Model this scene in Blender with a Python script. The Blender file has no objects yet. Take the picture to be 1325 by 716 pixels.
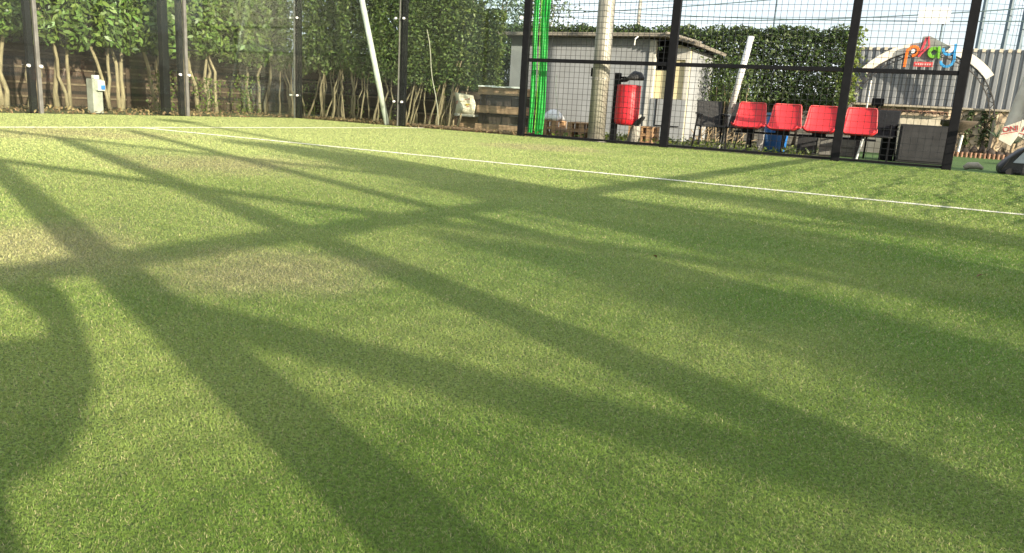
import bpy, math, random
import numpy as np
from mathutils import Vector, Matrix
R = math.radians
random.seed(7)
sc = bpy.context.scene
col = sc.collection

# ------------------------------------------------------------------ camera
CAM = Vector((11.294, -12.271, 0.528))
yaw, pit, rol = -0.4609, 0.2220, 0.0603
F = Vector((math.sin(yaw)*math.cos(pit), math.cos(yaw)*math.cos(pit), -math.sin(pit)))
Rr = Vector((math.cos(yaw), -math.sin(yaw), 0)); Uu = Rr.cross(F)
R2 = math.cos(rol)*Rr + math.sin(rol)*Uu
U2 = -math.sin(rol)*Rr + math.cos(rol)*Uu
cd = bpy.data.cameras.new('camera'); cam = bpy.data.objects.new('camera', cd); col.objects.link(cam)
M4 = Matrix((R2, U2, -F)).transposed().to_4x4(); M4.translation = CAM
cam.matrix_world = M4
cd.sensor_width = 36; cd.lens = 982.0/1325*36; cd.clip_end = 2000; cd.clip_start = 0.02
sc.camera = cam

# ------------------------------------------------------------------ sky, sun, exposure
SUN_EL = 15.0
to_sun = Vector((0.914*math.cos(R(SUN_EL)), -0.406*math.cos(R(SUN_EL)), math.sin(R(SUN_EL)))).normalized()
w = bpy.data.worlds.new('World'); sc.world = w; w.use_nodes = True
nt = w.node_tree; nt.nodes.clear()
out = nt.nodes.new('ShaderNodeOutputWorld'); bg = nt.nodes.new('ShaderNodeBackground')
sky = nt.nodes.new('ShaderNodeTexSky'); sky.sky_type = 'NISHITA'; sky.sun_disc = False
sky.sun_elevation = R(SUN_EL); sky.sun_rotation = math.atan2(to_sun.x, to_sun.y)
sky.air_density = 1.0; sky.dust_density = 3.0; sky.ozone_density = 1.2
tc = nt.nodes.new('ShaderNodeTexCoord'); mp = nt.nodes.new('ShaderNodeMapping')
mp.inputs['Scale'].default_value = (1.0, 1.0, 7.0); mp.inputs['Rotation'].default_value = (0.1, 0.14, 0)
nz = nt.nodes.new('ShaderNodeTexNoise'); nz.inputs['Scale'].default_value = 3.0; nz.inputs['Detail'].default_value = 7; nz.inputs['Distortion'].default_value = .6
cr = nt.nodes.new('ShaderNodeValToRGB'); cr.color_ramp.elements[0].position = .40; cr.color_ramp.elements[1].position = .68
cr.color_ramp.elements[0].color = (.42, .42, .42, 1); cr.color_ramp.elements[1].color = (.95, .95, .95, 1)
mx = nt.nodes.new('ShaderNodeMix'); mx.data_type = 'RGBA'
mx.inputs[7].default_value = (5.0, 5.3, 5.7, 1)
nt.links.new(tc.outputs['Generated'], mp.inputs['Vector']); nt.links.new(mp.outputs[0], nz.inputs['Vector'])
nt.links.new(nz.outputs['Fac'], cr.inputs[0]); nt.links.new(cr.outputs[0], mx.inputs[0])
nt.links.new(sky.outputs[0], mx.inputs[6]); nt.links.new(mx.outputs[2], bg.inputs['Color'])
bg.inputs['Strength'].default_value = 0.14
nt.links.new(bg.outputs[0], out.inputs[0])
sd = bpy.data.lights.new('sun', 'SUN'); sd.energy = 5.0; sd.angle = R(0.55); sd.color = (1.0, 0.89, 0.70)
so = bpy.data.objects.new('sun', sd); col.objects.link(so)
so.rotation_euler = to_sun.to_track_quat('Z', 'Y').to_euler()
sc.view_settings.view_transform = 'Standard'; sc.view_settings.look = 'None'
sc.view_settings.exposure = 1.08; sc.view_settings.gamma = 1
sc.cycles.max_bounces = 6; sc.cycles.transparent_max_bounces = 24

# ------------------------------------------------------------------ materials
def mat(name, c, rough=.7, c2=None, scale=8.0, bump=0.0, metal=0.0, spec=.4, c3=None, bscale=None, stretch=None,
        island=0.0, trans=0.0, sheen=0.0, coord='Object'):
    m = bpy.data.materials.new(name); m.use_nodes = True
    t = m.node_tree; b = t.nodes['Principled BSDF']
    b.inputs['Roughness'].default_value = rough; b.inputs['Metallic'].default_value = metal
    b.inputs['Specular IOR Level'].default_value = spec
    if sheen: b.inputs['Sheen Weight'].default_value = sheen
    tcn = t.nodes.new('ShaderNodeTexCoord'); src = tcn.outputs[coord]
    if stretch:
        mm = t.nodes.new('ShaderNodeMapping'); mm.inputs['Scale'].default_value = stretch
        t.links.new(src, mm.inputs['Vector']); src = mm.outputs[0]
    c2 = c2 or tuple(x*.78 for x in c)
    n = t.nodes.new('ShaderNodeTexNoise'); n.inputs['Scale'].default_value = scale; n.inputs['Detail'].default_value = 6
    t.links.new(src, n.inputs['Vector'])
    r = t.nodes.new('ShaderNodeValToRGB'); r.color_ramp.elements[0].position = .32; r.color_ramp.elements[1].position = .68
    r.color_ramp.elements[0].color = (*c2, 1); r.color_ramp.elements[1].color = (*c, 1)
    if c3:
        e = r.color_ramp.elements.new(.5); e.color = (*c3, 1)
    t.links.new(n.outputs['Fac'], r.inputs[0]); cs = r.outputs[0]
    if island:
        g = t.nodes.new('ShaderNodeNewGeometry'); hs = t.nodes.new('ShaderNodeHueSaturation')
        mr = t.nodes.new('ShaderNodeMapRange'); mr.inputs['To Min'].default_value = 1-island; mr.inputs['To Max'].default_value = 1+island
        t.links.new(g.outputs['Random Per Island'], mr.inputs['Value']); t.links.new(mr.outputs[0], hs.inputs['Value'])
        mr2 = t.nodes.new('ShaderNodeMapRange'); mr2.inputs['To Min'].default_value = .47; mr2.inputs['To Max'].default_value = .515
        ml = t.nodes.new('ShaderNodeMath'); ml.operation = 'FRACT'; ml2 = t.nodes.new('ShaderNodeMath'); ml2.operation = 'MULTIPLY'; ml2.inputs[1].default_value = 17.3
        t.links.new(g.outputs['Random Per Island'], ml2.inputs[0]); t.links.new(ml2.outputs[0], ml.inputs[0]); t.links.new(ml.outputs[0], mr2.inputs['Value'])
        t.links.new(mr2.outputs[0], hs.inputs['Hue'])
        t.links.new(cs, hs.inputs['Color']); cs = hs.outputs[0]
    t.links.new(cs, b.inputs['Base Color'])
    if bump:
        n2 = t.nodes.new('ShaderNodeTexNoise'); n2.inputs['Scale'].default_value = bscale or scale*6; n2.inputs['Detail'].default_value = 4
        t.links.new(src, n2.inputs['Vector'])
        bp = t.nodes.new('ShaderNodeBump'); bp.inputs['Strength'].default_value = bump; bp.inputs['Distance'].default_value = .02
        t.links.new(n2.outputs['Fac'], bp.inputs['Height']); t.links.new(bp.outputs[0], b.inputs['Normal'])
    if trans:
        tl = t.nodes.new('ShaderNodeBsdfTranslucent'); t.links.new(cs, tl.inputs['Color'])
        ms = t.nodes.new('ShaderNodeMixShader'); ms.inputs[0].default_value = trans
        t.links.new(b.outputs[0], ms.inputs[1]); t.links.new(tl.outputs[0], ms.inputs[2])
        t.links.new(ms.outputs[0], t.nodes['Material Output'].inputs['Surface'])
    return m

# worn sandy areas and deeper green areas of the turf: x, y, radius in metres
SANDY = [(9.65, -10.6, .45), (8.9, -10.9, .6), (7.0, -8.4, .9), (7.0, -3.0, 1.2), (4.0, -7.5, 1.2)]
DEEP = [(10.6, -9.0, .8), (11.5, -8.5, .6), (9.1, -9.7, .5), (11.05, -10.0, .42), (11.45, -10.1, .35), (10.2, -9.9, .5), (9.6, -8.8, .9), (12.2, -9.5, .5)]
def turf_mat(name, blades):
    """sand-filled artificial grass: green yarn with straw-coloured sandy patches of its own, plus painted far glare"""
    m = bpy.data.materials.new(name); m.use_nodes = True
    t = m.node_tree; b = t.nodes['Principled BSDF']; b.inputs['Roughness'].default_value = .55 if blades else .9
    b.inputs['Specular IOR Level'].default_value = .25
    tcn = t.nodes.new('ShaderNodeTexCoord')
    def noise(scale, detail=4, stretch=None, off=0):
        n = t.nodes.new('ShaderNodeTexNoise'); n.inputs['Scale'].default_value = scale; n.inputs['Detail'].default_value = detail
        mm = t.nodes.new('ShaderNodeMapping'); mm.inputs['Scale'].default_value = stretch or (1, 1, 1); mm.inputs['Location'].default_value = (off, off*.7, 0)
        t.links.new(tcn.outputs['Object'], mm.inputs[0]); t.links.new(mm.outputs[0], n.inputs['Vector']); return n.outputs['Fac']
    def mix(a, bb, f):
        x = t.nodes.new('ShaderNodeMix'); x.data_type = 'RGBA'
        for s, v in ((6, a), (7, bb), (0, f)):
            if isinstance(v, tuple): x.inputs[s].default_value = (*v, 1)
            elif isinstance(v, (int, float)): x.inputs[s].default_value = v
            else: t.links.new(v, x.inputs[s])
        return x.outputs[2]
    def ramp(f, a, bb):
        mr = t.nodes.new('ShaderNodeMapRange'); mr.inputs['From Min'].default_value = a; mr.inputs['From Max'].default_value = bb
        mr.interpolation_type = 'SMOOTHSTEP'
        t.links.new(f, mr.inputs['Value']); return mr.outputs[0]
    g1, g2 = (.138, .232, .034), (.238, .315, .074)
    green = mix(g1, g2, ramp(noise(1.1, 3, off=3), .35, .65))
    def spots(lst):
        acc = None
        for x, y, r in lst:
            v = t.nodes.new('ShaderNodeVectorMath'); v.operation = 'DISTANCE'; v.inputs[1].default_value = (x, y, 0); t.links.new(tcn.outputs['Object'], v.inputs[0])
            a = t.nodes.new('ShaderNodeMath'); a.operation = 'MULTIPLY_ADD'; a.inputs[1].default_value = r*1.6; t.links.new(noise(1.7, 4, off=x), a.inputs[0]); t.links.new(v.outputs['Value'], a.inputs[2])
            q = ramp(a.outputs[0], r*1.9, r*.9)
            if acc is None: acc = q
            else:
                mxn = t.nodes.new('ShaderNodeMath'); mxn.operation = 'MAXIMUM'; t.links.new(acc, mxn.inputs[0]); t.links.new(q, mxn.inputs[1]); acc = mxn.outputs[0]
        return acc
    deep = mix(green, (.140, .250, .036), spots(DEEP))
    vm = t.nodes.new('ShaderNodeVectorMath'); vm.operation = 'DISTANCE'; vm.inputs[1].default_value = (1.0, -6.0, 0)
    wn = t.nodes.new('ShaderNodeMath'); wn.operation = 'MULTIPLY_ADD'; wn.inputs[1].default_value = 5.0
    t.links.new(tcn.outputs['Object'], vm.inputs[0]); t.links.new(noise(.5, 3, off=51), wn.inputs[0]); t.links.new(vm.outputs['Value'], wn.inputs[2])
    deep = mix(deep, (.40, .46, .17), ramp(wn.outputs[0], 14.5, 6.0))  # pale tint towards the back wall paints far glare into the turf colour
    sandm = t.nodes.new('ShaderNodeMath'); sandm.operation = 'MULTIPLY'; sandm.inputs[1].default_value = 1.0
    t.links.new(spots(SANDY), sandm.inputs[0])
    sm2 = t.nodes.new('ShaderNodeMath'); sm2.operation = 'MULTIPLY'; sm2.inputs[1].default_value = .6; t.links.new(sandm.outputs[0], sm2.inputs[0])
    deep = mix(deep, (.40, .375, .19), sm2.outputs[0])
    if blades:
        g = t.nodes.new('ShaderNodeNewGeometry')
        thr = t.nodes.new('ShaderNodeMath'); thr.operation = 'SUBTRACT'
        r1 = g.outputs['Random Per Island']
        ad = t.nodes.new('ShaderNodeMath'); ad.operation = 'MULTIPLY_ADD'; ad.inputs[1].default_value = .26; ad.inputs[2].default_value = .15
        t.links.new(sandm.outputs[0], ad.inputs[0])
        lt = t.nodes.new('ShaderNodeMath'); lt.operation = 'LESS_THAN'
        fr = t.nodes.new('ShaderNodeMath'); fr.operation = 'FRACT'; mu = t.nodes.new('ShaderNodeMath'); mu.operation = 'MULTIPLY'; mu.inputs[1].default_value = 31.7
        t.links.new(r1, mu.inputs[0]); t.links.new(mu.outputs[0], fr.inputs[0])
        t.links.new(fr.outputs[0], lt.inputs[0]); t.links.new(ad.outputs[0], lt.inputs[1])
        straw = mix((.30, .30, .12), (.42, .39, .20), r1)
        base = mix(deep, straw, lt.outputs[0])
        hs = t.nodes.new('ShaderNodeHueSaturation'); mr = t.nodes.new('ShaderNodeMapRange')
        mr.inputs['To Min'].default_value = .75; mr.inputs['To Max'].default_value = 1.22
        t.links.new(r1, mr.inputs['Value']); t.links.new(mr.outputs[0], hs.inputs['Value']); t.links.new(base, hs.inputs['Color'])
        cs = hs.outputs[0]
        tl = t.nodes.new('ShaderNodeBsdfTranslucent'); t.links.new(cs, tl.inputs['Color'])
        ms = t.nodes.new('ShaderNodeMixShader'); ms.inputs[0].default_value = .25
        t.links.new(b.outputs[0], ms.inputs[1]); t.links.new(tl.outputs[0], ms.inputs[2])
        t.links.new(ms.outputs[0], t.nodes['Material Output'].inputs['Surface'])
    else:
        fine = noise(160, 3)
        base = mix(deep, (.34, .30, .16), sandm.outputs[0])
        cs = mix(base, (.08, .11, .03), ramp(fine, .62, .4))
        bp = t.nodes.new('ShaderNodeBump'); bp.inputs['Strength'].default_value = .8; bp.inputs['Distance'].default_value = .01
        t.links.new(fine, bp.inputs['Height']); t.links.new(bp.outputs[0], b.inputs['Normal'])
    t.links.new(cs, b.inputs['Base Color'])
    return m

def glass_mat(name, refl=.35, tint=(.93, .97, .95)):
    m = bpy.data.materials.new(name); m.use_nodes = True; t = m.node_tree; t.nodes.clear()
    o = t.nodes.new('ShaderNodeOutputMaterial'); tr = t.nodes.new('ShaderNodeBsdfTransparent'); gl = t.nodes.new('ShaderNodeBsdfGlossy')
    df = t.nodes.new('ShaderNodeBsdfDiffuse'); df.inputs['Color'].default_value = (.75, .75, .68, 1)
    gl.inputs['Roughness'].default_value = .02; tr.inputs['Color'].default_value = (*tint, 1)
    fr = t.nodes.new('ShaderNodeFresnel'); fr.inputs['IOR'].default_value = 1.45
    mu = t.nodes.new('ShaderNodeMath'); mu.operation = 'MULTIPLY'; mu.inputs[1].default_value = refl
    t.links.new(fr.outputs[0], mu.inputs[0])
    m1 = t.nodes.new('ShaderNodeMixShader'); t.links.new(mu.outputs[0], m1.inputs[0]); t.links.new(tr.outputs[0], m1.inputs[1]); t.links.new(gl.outputs[0], m1.inputs[2])
    n = t.nodes.new('ShaderNodeTexNoise'); n.inputs['Scale'].default_value = 1.6; n.inputs['Detail'].default_value = 5
    mr = t.nodes.new('ShaderNodeMapRange'); mr.inputs['From Min'].default_value = .35; mr.inputs['From Max'].default_value = .8; mr.inputs['To Min'].default_value = .0; mr.inputs['To Max'].default_value = .016
    t.links.new(n.outputs['Fac'], mr.inputs['Value'])
    m2 = t.nodes.new('ShaderNodeMixShader'); t.links.new(mr.outputs[0], m2.inputs[0]); t.links.new(m1.outputs[0], m2.inputs[1]); t.links.new(df.outputs[0], m2.inputs[2])
    t.links.new(m2.outputs[0], o.inputs[0])
    return m

def stone_mat():
    m = mat('crazy_stone', (.42, .34, .24), .9, (.24, .19, .13), 5, .5)
    t = m.node_tree; b = t.nodes['Principled BSDF']
    v = t.nodes.new('ShaderNodeTexVoronoi'); v.feature = 'DISTANCE_TO_EDGE'; v.inputs['Scale'].default_value = 4.2
    tcn = t.nodes.new('ShaderNodeTexCoord'); t.links.new(tcn.outputs['Object'], v.inputs['Vector'])
    mr = t.nodes.new('ShaderNodeMapRange'); mr.inputs['From Min'].default_value = .01; mr.inputs['From Max'].default_value = .05
    t.links.new(v.outputs['Distance'], mr.inputs['Value'])
    v2 = t.nodes.new('ShaderNodeTexVoronoi'); v2.inputs['Scale'].default_value = 4.2; t.links.new(tcn.outputs['Object'], v2.inputs['Vector'])
    hs = t.nodes.new('ShaderNodeHueSaturation'); src = b.inputs['Base Color'].links[0].from_socket
    sp = t.nodes.new('ShaderNodeSeparateColor'); t.links.new(v2.outputs['Color'], sp.inputs[0])
    mr2 = t.nodes.new('ShaderNodeMapRange'); mr2.inputs['To Min'].default_value = .6; mr2.inputs['To Max'].default_value = 1.4; t.links.new(sp.outputs[0], mr2.inputs['Value'])
    t.links.new(mr2.outputs[0], hs.inputs['Value']); t.links.new(src, hs.inputs['Color'])
    x = t.nodes.new('ShaderNodeMix'); x.data_type = 'RGBA'; x.inputs[6].default_value = (.05, .04, .03, 1)
    t.links.new(mr.outputs[0], x.inputs[0]); t.links.new(hs.outputs[0], x.inputs[7]); t.links.new(x.outputs[2], b.inputs['Base Color'])
    return m

def wave_mat(name, c, c2, scale, direction='Z', bump=.6, rough=.8, distort=1.5):
    """boards / slats / blocks as colour lines in the surface pattern"""
    m = mat(name, c, rough, tuple(x*.6 for x in c), 6, .3)
    t = m.node_tree; b = t.nodes['Principled BSDF']; src = b.inputs['Base Color'].links[0].from_socket
    wv = t.nodes.new('ShaderNodeTexWave'); wv.bands_direction = direction; wv.inputs['Scale'].default_value = scale; wv.inputs['Distortion'].default_value = distort
    wv.inputs['Detail'].default_value = 2
    tcn = t.nodes.new('ShaderNodeTexCoord'); t.links.new(tcn.outputs['Object'], wv.inputs['Vector'])
    mr = t.nodes.new('ShaderNodeMapRange'); mr.inputs['From Min'].default_value = .04; mr.inputs['From Max'].default_value = .2; t.links.new(wv.outputs['Fac'], mr.inputs['Value'])
    x = t.nodes.new('ShaderNodeMix'); x.data_type = 'RGBA'; x.inputs[6].default_value = (*c2, 1)
    t.links.new(mr.outputs[0], x.inputs[0]); t.links.new(src, x.inputs[7]); t.links.new(x.outputs[2], b.inputs['Base Color'])
    return m

M = dict(
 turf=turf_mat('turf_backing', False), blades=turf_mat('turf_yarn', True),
 line=mat('line_paint', (.80, .80, .66), .8, (.6, .6, .45), 30),
 lineblade=mat('line_yarn', (.85, .85, .74), .7, (.6, .6, .45), 12, island=.15, trans=.2),
 soil=mat('garden_soil', (.13, .10, .06), .95, (.07, .06, .03), 3, .8, c3=(.12, .13, .05), bscale=40),
 turf2=mat('outer_turf', (.075, .15, .03), .9, (.05, .10, .02), 5, .7, bscale=120),
 black=mat('black_powder_coat', (.007, .007, .0085), .6, (.004, .004, .005), 12, .05, spec=.15),
 wire=mat('black_wire', (.018, .019, .021), .5, (.012, .012, .013), 20),
 alu=mat('weathered_aluminium', (.20, .195, .18), .5, (.13, .125, .115), 9, .1, metal=.35),
 bolt=mat('bright_bolt', (.75, .75, .72), .3, (.7, .7, .68), 20, spec=.6),
 glass=glass_mat('court_glass'), glass_clear=glass_mat('court_glass_clear', .8, (.97, .985, .975)),
 white=mat('white_paint', (.80, .79, .74), .5, (.62, .60, .54), 6, .1),
 leaf=mat('laurel_leaf', (.120, .180, .036), .45, (.085, .135, .026), 1.2, island=.5, trans=.22, spec=.5),
 leaf2=mat('hedge_leaf', (.150, .205, .055), .5, (.095, .140, .035), 1.2, island=.5, trans=.20, spec=.45),
 leaf3=mat('clipped_leaf', (.064, .104, .028), .5, (.040, .070, .018), 1.4, island=.5, trans=.18),
 leafpale=mat('pale_leaf', (.13, .19, .11), .6, (.09, .13, .08), 1.0, island=.35, trans=.25),
 leafivy=mat('young_leaf', (.13, .19, .03), .5, (.09, .13, .02), 2, island=.4, trans=.25),
 bark=mat('laurel_bark', (.36, .28, .175), .85, (.21, .16, .10), 9, .6, stretch=(3, 3, .7)),
 bark_dark=mat('hedge_bark', (.10, .08, .055), .9, (.05, .04, .03), 9, .5),
 plank=wave_mat('stained_plank', (.085, .050, .034), (.018, .012, .009), 1.15, 'Z', distort=.3),
 rail=mat('plank_rail', (.20, .14, .095), .8, (.11, .075, .05), 10, .4),
 slat=mat('black_slat', (.02, .022, .018), .7, (.012, .012, .01), 8),
 concrete=mat('concrete', (.42, .40, .35), .85, (.28, .265, .23), 7, .4),
 concrete_dark=wave_mat('grey_blocks', (.20, .195, .175), (.09, .085, .075), 2.1, 'Z', distort=.2),
 shedwall=mat('grey_render', (.275, .29, .30), .85, (.225, .235, .24), 2.2, .15, bscale=60),
 shedtrim=mat('pale_trim', (.52, .51, .46), .7, (.4, .39, .35), 5),
 roof=mat('shed_roof', (.26, .235, .19), .85, (.15, .135, .11), 8, .5),
 yellow=mat('cream_door', (.62, .55, .33), .6, (.5, .44, .26), 3, .1),
 dark=mat('dark_gap', (.02, .02, .02), .9), 
 pole=mat('galvanised_pole', (.40, .385, .32), .45, (.27, .255, .21), 5, .15, metal=.25, stretch=(1, 1, .3)),
 wood=mat('pallet_wood', (.40, .26, .16), .85, (.22, .14, .085), 7, .5, stretch=(1, 4, 4)),
 wood2=mat('pallet_wood_new', (.48, .30, .16), .8, (.28, .17, .09), 7, .4, stretch=(1, 4, 4)),
 plastic_white=mat('white_plastic', (.82, .82, .80), .35, (.66, .66, .64), 12, .5, bscale=14),
 sack=mat('printed_sack', (.66, .60, .48), .6, (.50, .44, .33), 9, .4, bscale=18),
 sackprint=mat('sack_print', (.5, .12, .08), .6), sackprint2=mat('sack_print_yellow', (.65, .45, .08), .6),
 terracotta=mat('terracotta', (.30, .175, .11), .85, (.18, .10, .065), 12, .4),
 green=mat('green_pad', (.012, .42, .05), .45, (.01, .26, .03), 7, .3, stretch=(6, 6, .4)),
 green2=mat('green_strap', (.22, .55, .06), .45, (.1, .4, .04), 7, .3),
 red=mat('red_bin', (.55, .018, .030), .35, (.42, .012, .022), 5, .12, spec=.5, bscale=20),
 redseat=mat('red_shell', (.66, .035, .045), .34, (.56, .028, .036), 3, .05, spec=.5),
 rededge=mat('red_shell_rim', (.70, .10, .10), .4),
 blue=mat('blue_barrel', (.02, .14, .42), .4, (.015, .10, .32), 5),
 bluelid=mat('blue_flap', (.05, .20, .62), .4), bluelight=mat('pale_blue_lid', (.18, .42, .62), .4),
 darkpanel=mat('dark_panel', (.018, .019, .019), .65, (.012, .012, .013), 5, .2),
 darkgrey=mat('dark_grey_fabric', (.035, .035, .036), .8, (.022, .022, .023), 6),
 cream=mat('cream_wall', (.55, .50, .40), .85, (.42, .37, .28), 4, .3),
 stone=stone_mat(),
 corr=mat('corrugated_sheet', (.27, .28, .285), .45, (.19, .20, .205), 3.5, .1, metal=.35, stretch=(2, 2, .35)),
 archwhite=mat('arch_white', (.80, .75, .64), .6, (.66, .60, .50), 4),
 truss=mat('truss_metal', (.05, .045, .04), .6),
 orange=mat('letter_orange', (.75, .16, .02), .5), crimson=mat('letter_crimson', (.55, .06, .08), .5),
 lime=mat('letter_green', (.16, .42, .03), .5), sky=mat('letter_blue', (.04, .30, .62), .5),
 grey=mat('sign_grey', (.22, .24, .22), .6), plate=mat('sign_red', (.58, .07, .07), .5), platelt=mat('plate_text', (.8, .45, .42), .5),
 mast=mat('mast_blue_grey', (.12, .17, .20), .5, (.08, .12, .15), 6),
 netting=mat('green_netting', (.10, .16, .16), .7), cable=mat('cable', (.05, .06, .06), .6),
 canvas=mat('umbrella_canvas', (.84, .80, .70), .8, (.66, .60, .50), 5, .3, bscale=30, trans=.4),
 redtext=mat('red_lettering', (.38, .012, .02), .7),
 bag=mat('black_bag', (.018, .018, .02), .5, (.03, .03, .03), 9, .3), bagpanel=mat('grey_mesh_panel', (.34, .38, .42), .5),
 skin=mat('skin', (.45, .28, .19), .6), cloth=mat('dark_clothes', (.05, .06, .09), .9),
 rock=mat('pale_stone', (.38, .34, .26), .9, (.25, .22, .17), 9, .6), net=mat('court_net', (.015, .016, .016), .8),
 shade_soil=mat('shade_soil_brown', (.06, .045, .035), .8),
)

# ------------------------------------------------------------------ helpers
def tag(o, label=None, cat=None, group=None, kind=None):
    if label: o['label'] = label
    if cat: o['category'] = cat
    if group: o['group'] = group
    if kind: o['kind'] = kind
    return o
def empty(name, loc, rz=0):
    o = bpy.data.objects.new(name, None); o.empty_display_size = .1; col.objects.link(o)
    o.location = loc; o.rotation_euler = (0, 0, rz); return o
def attach(o, parent):
    if not parent: return
    o.parent = parent
    if parent.type == 'EMPTY':
        o.matrix_parent_inverse = (Matrix.Translation(parent.location) @ Matrix.Rotation(parent.rotation_euler.z, 4, 'Z')).inverted()
class MB:
    def __init__(s): s.v = []; s.f = []
    def quad(s, *p):
        n = len(s.v); s.v += [tuple(q) for q in p]; s.f.append(tuple(range(n, n+len(p)))); return s
    def box(s, x0, y0, z0, x1, y1, z1):
        n = len(s.v)
        s.v += [(x0,y0,z0),(x1,y0,z0),(x1,y1,z0),(x0,y1,z0),(x0,y0,z1),(x1,y0,z1),(x1,y1,z1),(x0,y1,z1)]
        s.f += [tuple(n+i for i in q) for q in ((3,2,1,0),(4,5,6,7),(0,1,5,4),(1,2,6,5),(2,3,7,6),(3,0,4,7))]
        return s
    def bar(s, a, b, w, d=None, up=(0, 0, 1)):
        a = Vector(a); b = Vector(b); d = d or w; t = (b-a).normalized(); u = Vector(up)
        if abs(t.dot(u)) > .95: u = Vector((1, 0, 0))
        x = t.cross(u).normalized(); y = x.cross(t)
        n = len(s.v)
        for p in (a, b):
            for i, j in ((-1, -1), (1, -1), (1, 1), (-1, 1)):
                s.v.append(tuple(p + x*(i*w/2) + y*(j*d/2)))
        s.f += [tuple(n+i for i in q) for q in ((3,2,1,0),(4,5,6,7),(0,1,5,4),(1,2,6,5),(2,3,7,6),(3,0,4,7))]
        return s
    def tube(s, pts, rad, seg=8, cap=True):
        pts = [Vector(p) for p in pts]; rad = rad if isinstance(rad, (list, tuple)) else [rad]*len(pts)
        n0 = len(s.v); prev = None
        for i, p in enumerate(pts):
            t = (pts[min(i+1, len(pts)-1)] - pts[max(i-1, 0)]).normalized()
            if prev is None:
                u = Vector((1, 0, 0)) if abs(t.x) < .9 else Vector((0, 1, 0))
            else: u = prev
            x = (u - t*u.dot(t)).normalized(); prev = x; y = t.cross(x)
            for k in range(seg):
                a = 2*math.pi*k/seg; s.v.append(tuple(p + (x*math.cos(a) + y*math.sin(a))*rad[i]))
        for i in range(len(pts)-1):
            for k in range(seg):
                a = n0+i*seg+k; b = n0+i*seg+(k+1) % seg; s.f.append((a, b, b+seg, a+seg))
        if cap:
            s.f.append(tuple(n0+k for k in range(seg))[::-1]); e = n0+(len(pts)-1)*seg; s.f.append(tuple(e+k for k in range(seg)))
        return s
    def prism(s, poly, axis, a, b):
        """extrude a 2-D outline along axis ('y': poly is x,z; 'x': poly is y,z; 'z': x,y)"""
        n = len(s.v); k = len(poly)
        for d in (a, b):
            for p, q in poly: s.v.append({'y': (p, d, q), 'x': (d, p, q), 'z': (p, q, d)}[axis])
        s.f.append(tuple(range(n, n+k))); s.f.append(tuple(range(n+2*k-1, n+k-1, -1)))
        for i in range(k): j = (i+1) % k; s.f.append((n+i, n+k+i, n+k+j, n+j))
        return s
    def build(s, name, m, parent=None, smooth=False, bevel=0, sub=0, loc=None):
        me = bpy.data.meshes.new(name); me.from_pydata(s.v, [], s.f); me.update()
        import bmesh
        bm = bmesh.new(); bm.from_mesh(me); bmesh.ops.recalc_face_normals(bm, faces=bm.faces); bm.to_mesh(me); bm.free()
        for x in (m if isinstance(m, list) else [m]): me.materials.append(x)
        if smooth: me.polygons.foreach_set('use_smooth', [True]*len(me.polygons))
        o = bpy.data.objects.new(name, me); col.objects.link(o)
        attach(o, parent)
        if loc: o.location = loc
        if bevel:
            b = o.modifiers.new('bevel', 'BEVEL'); b.width = bevel; b.segments = 2; b.limit_method = 'ANGLE'
        if sub:
            b = o.modifiers.new('sub', 'SUBSURF'); b.levels = sub; b.render_levels = sub
        return o
def children(o): return [c for c in bpy.data.objects if c.parent == o]
def copy_tree(o, parent=None):
    c = o.copy(); col.objects.link(c); c.parent = parent
    for ch in children(o): copy_tree(ch, c)
    return c
def npmesh(name, V, nper, mats, parent=None, mi=None):
    """V: (N*nper, 3) polygons of nper corners each"""
    V = np.ascontiguousarray(V.reshape(-1, 3), dtype=np.float32); nv = len(V); nf = nv//nper
    me = bpy.data.meshes.new(name); me.vertices.add(nv); me.vertices.foreach_set('co', V.ravel())
    me.loops.add(nv); me.loops.foreach_set('vertex_index', np.arange(nv, dtype=np.int32))
    me.polygons.add(nf); me.polygons.foreach_set('loop_start', np.arange(0, nv, nper, dtype=np.int32))
    me.update(calc_edges=True)
    for m in mats: me.materials.append(m)
    o = bpy.data.objects.new(name, me); col.objects.link(o)
    attach(o, parent)
    return o
def norm(a): return a/np.maximum(np.linalg.norm(a, axis=-1, keepdims=True), 1e-9)
def leaves(P, Nrm, size, rng, spread=.8, elong=2.3):
    """one pointed oval leaf (6 corners) per point"""
    n = len(P); nr = norm(Nrm + rng.normal(0, spread, (n, 3)))
    t = norm(np.cross(nr, rng.normal(0, 1, (n, 3)) + np.array([0, 0, .001])))
    t[:, 2] -= .35; t = norm(t - nr*np.sum(t*nr, 1, keepdims=True)); b = np.cross(nr, t)
    L = (size*rng.uniform(.6, 1.25, n))[:, None]; W = L/elong
    drop = nr*L*.12
    c = [P - t*L*.5, P - t*L*.15 + b*W*.5 + drop, P + t*L*.22 + b*W*.42 + drop, P + t*L*.55 - drop, P + t*L*.22 - b*W*.42 + drop, P - t*L*.15 - b*W*.5 + drop]
    return np.stack(c, 1)
def lump(P, k, ph):
    return (np.sin(P[:, 0]*k+ph) + np.sin(P[:, 1]*k*1.13+ph*2.1) + np.sin(P[:, 2]*k*.91+ph*.7) + np.sin((P[:, 0]+P[:, 2])*k*1.9+ph))/4
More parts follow.
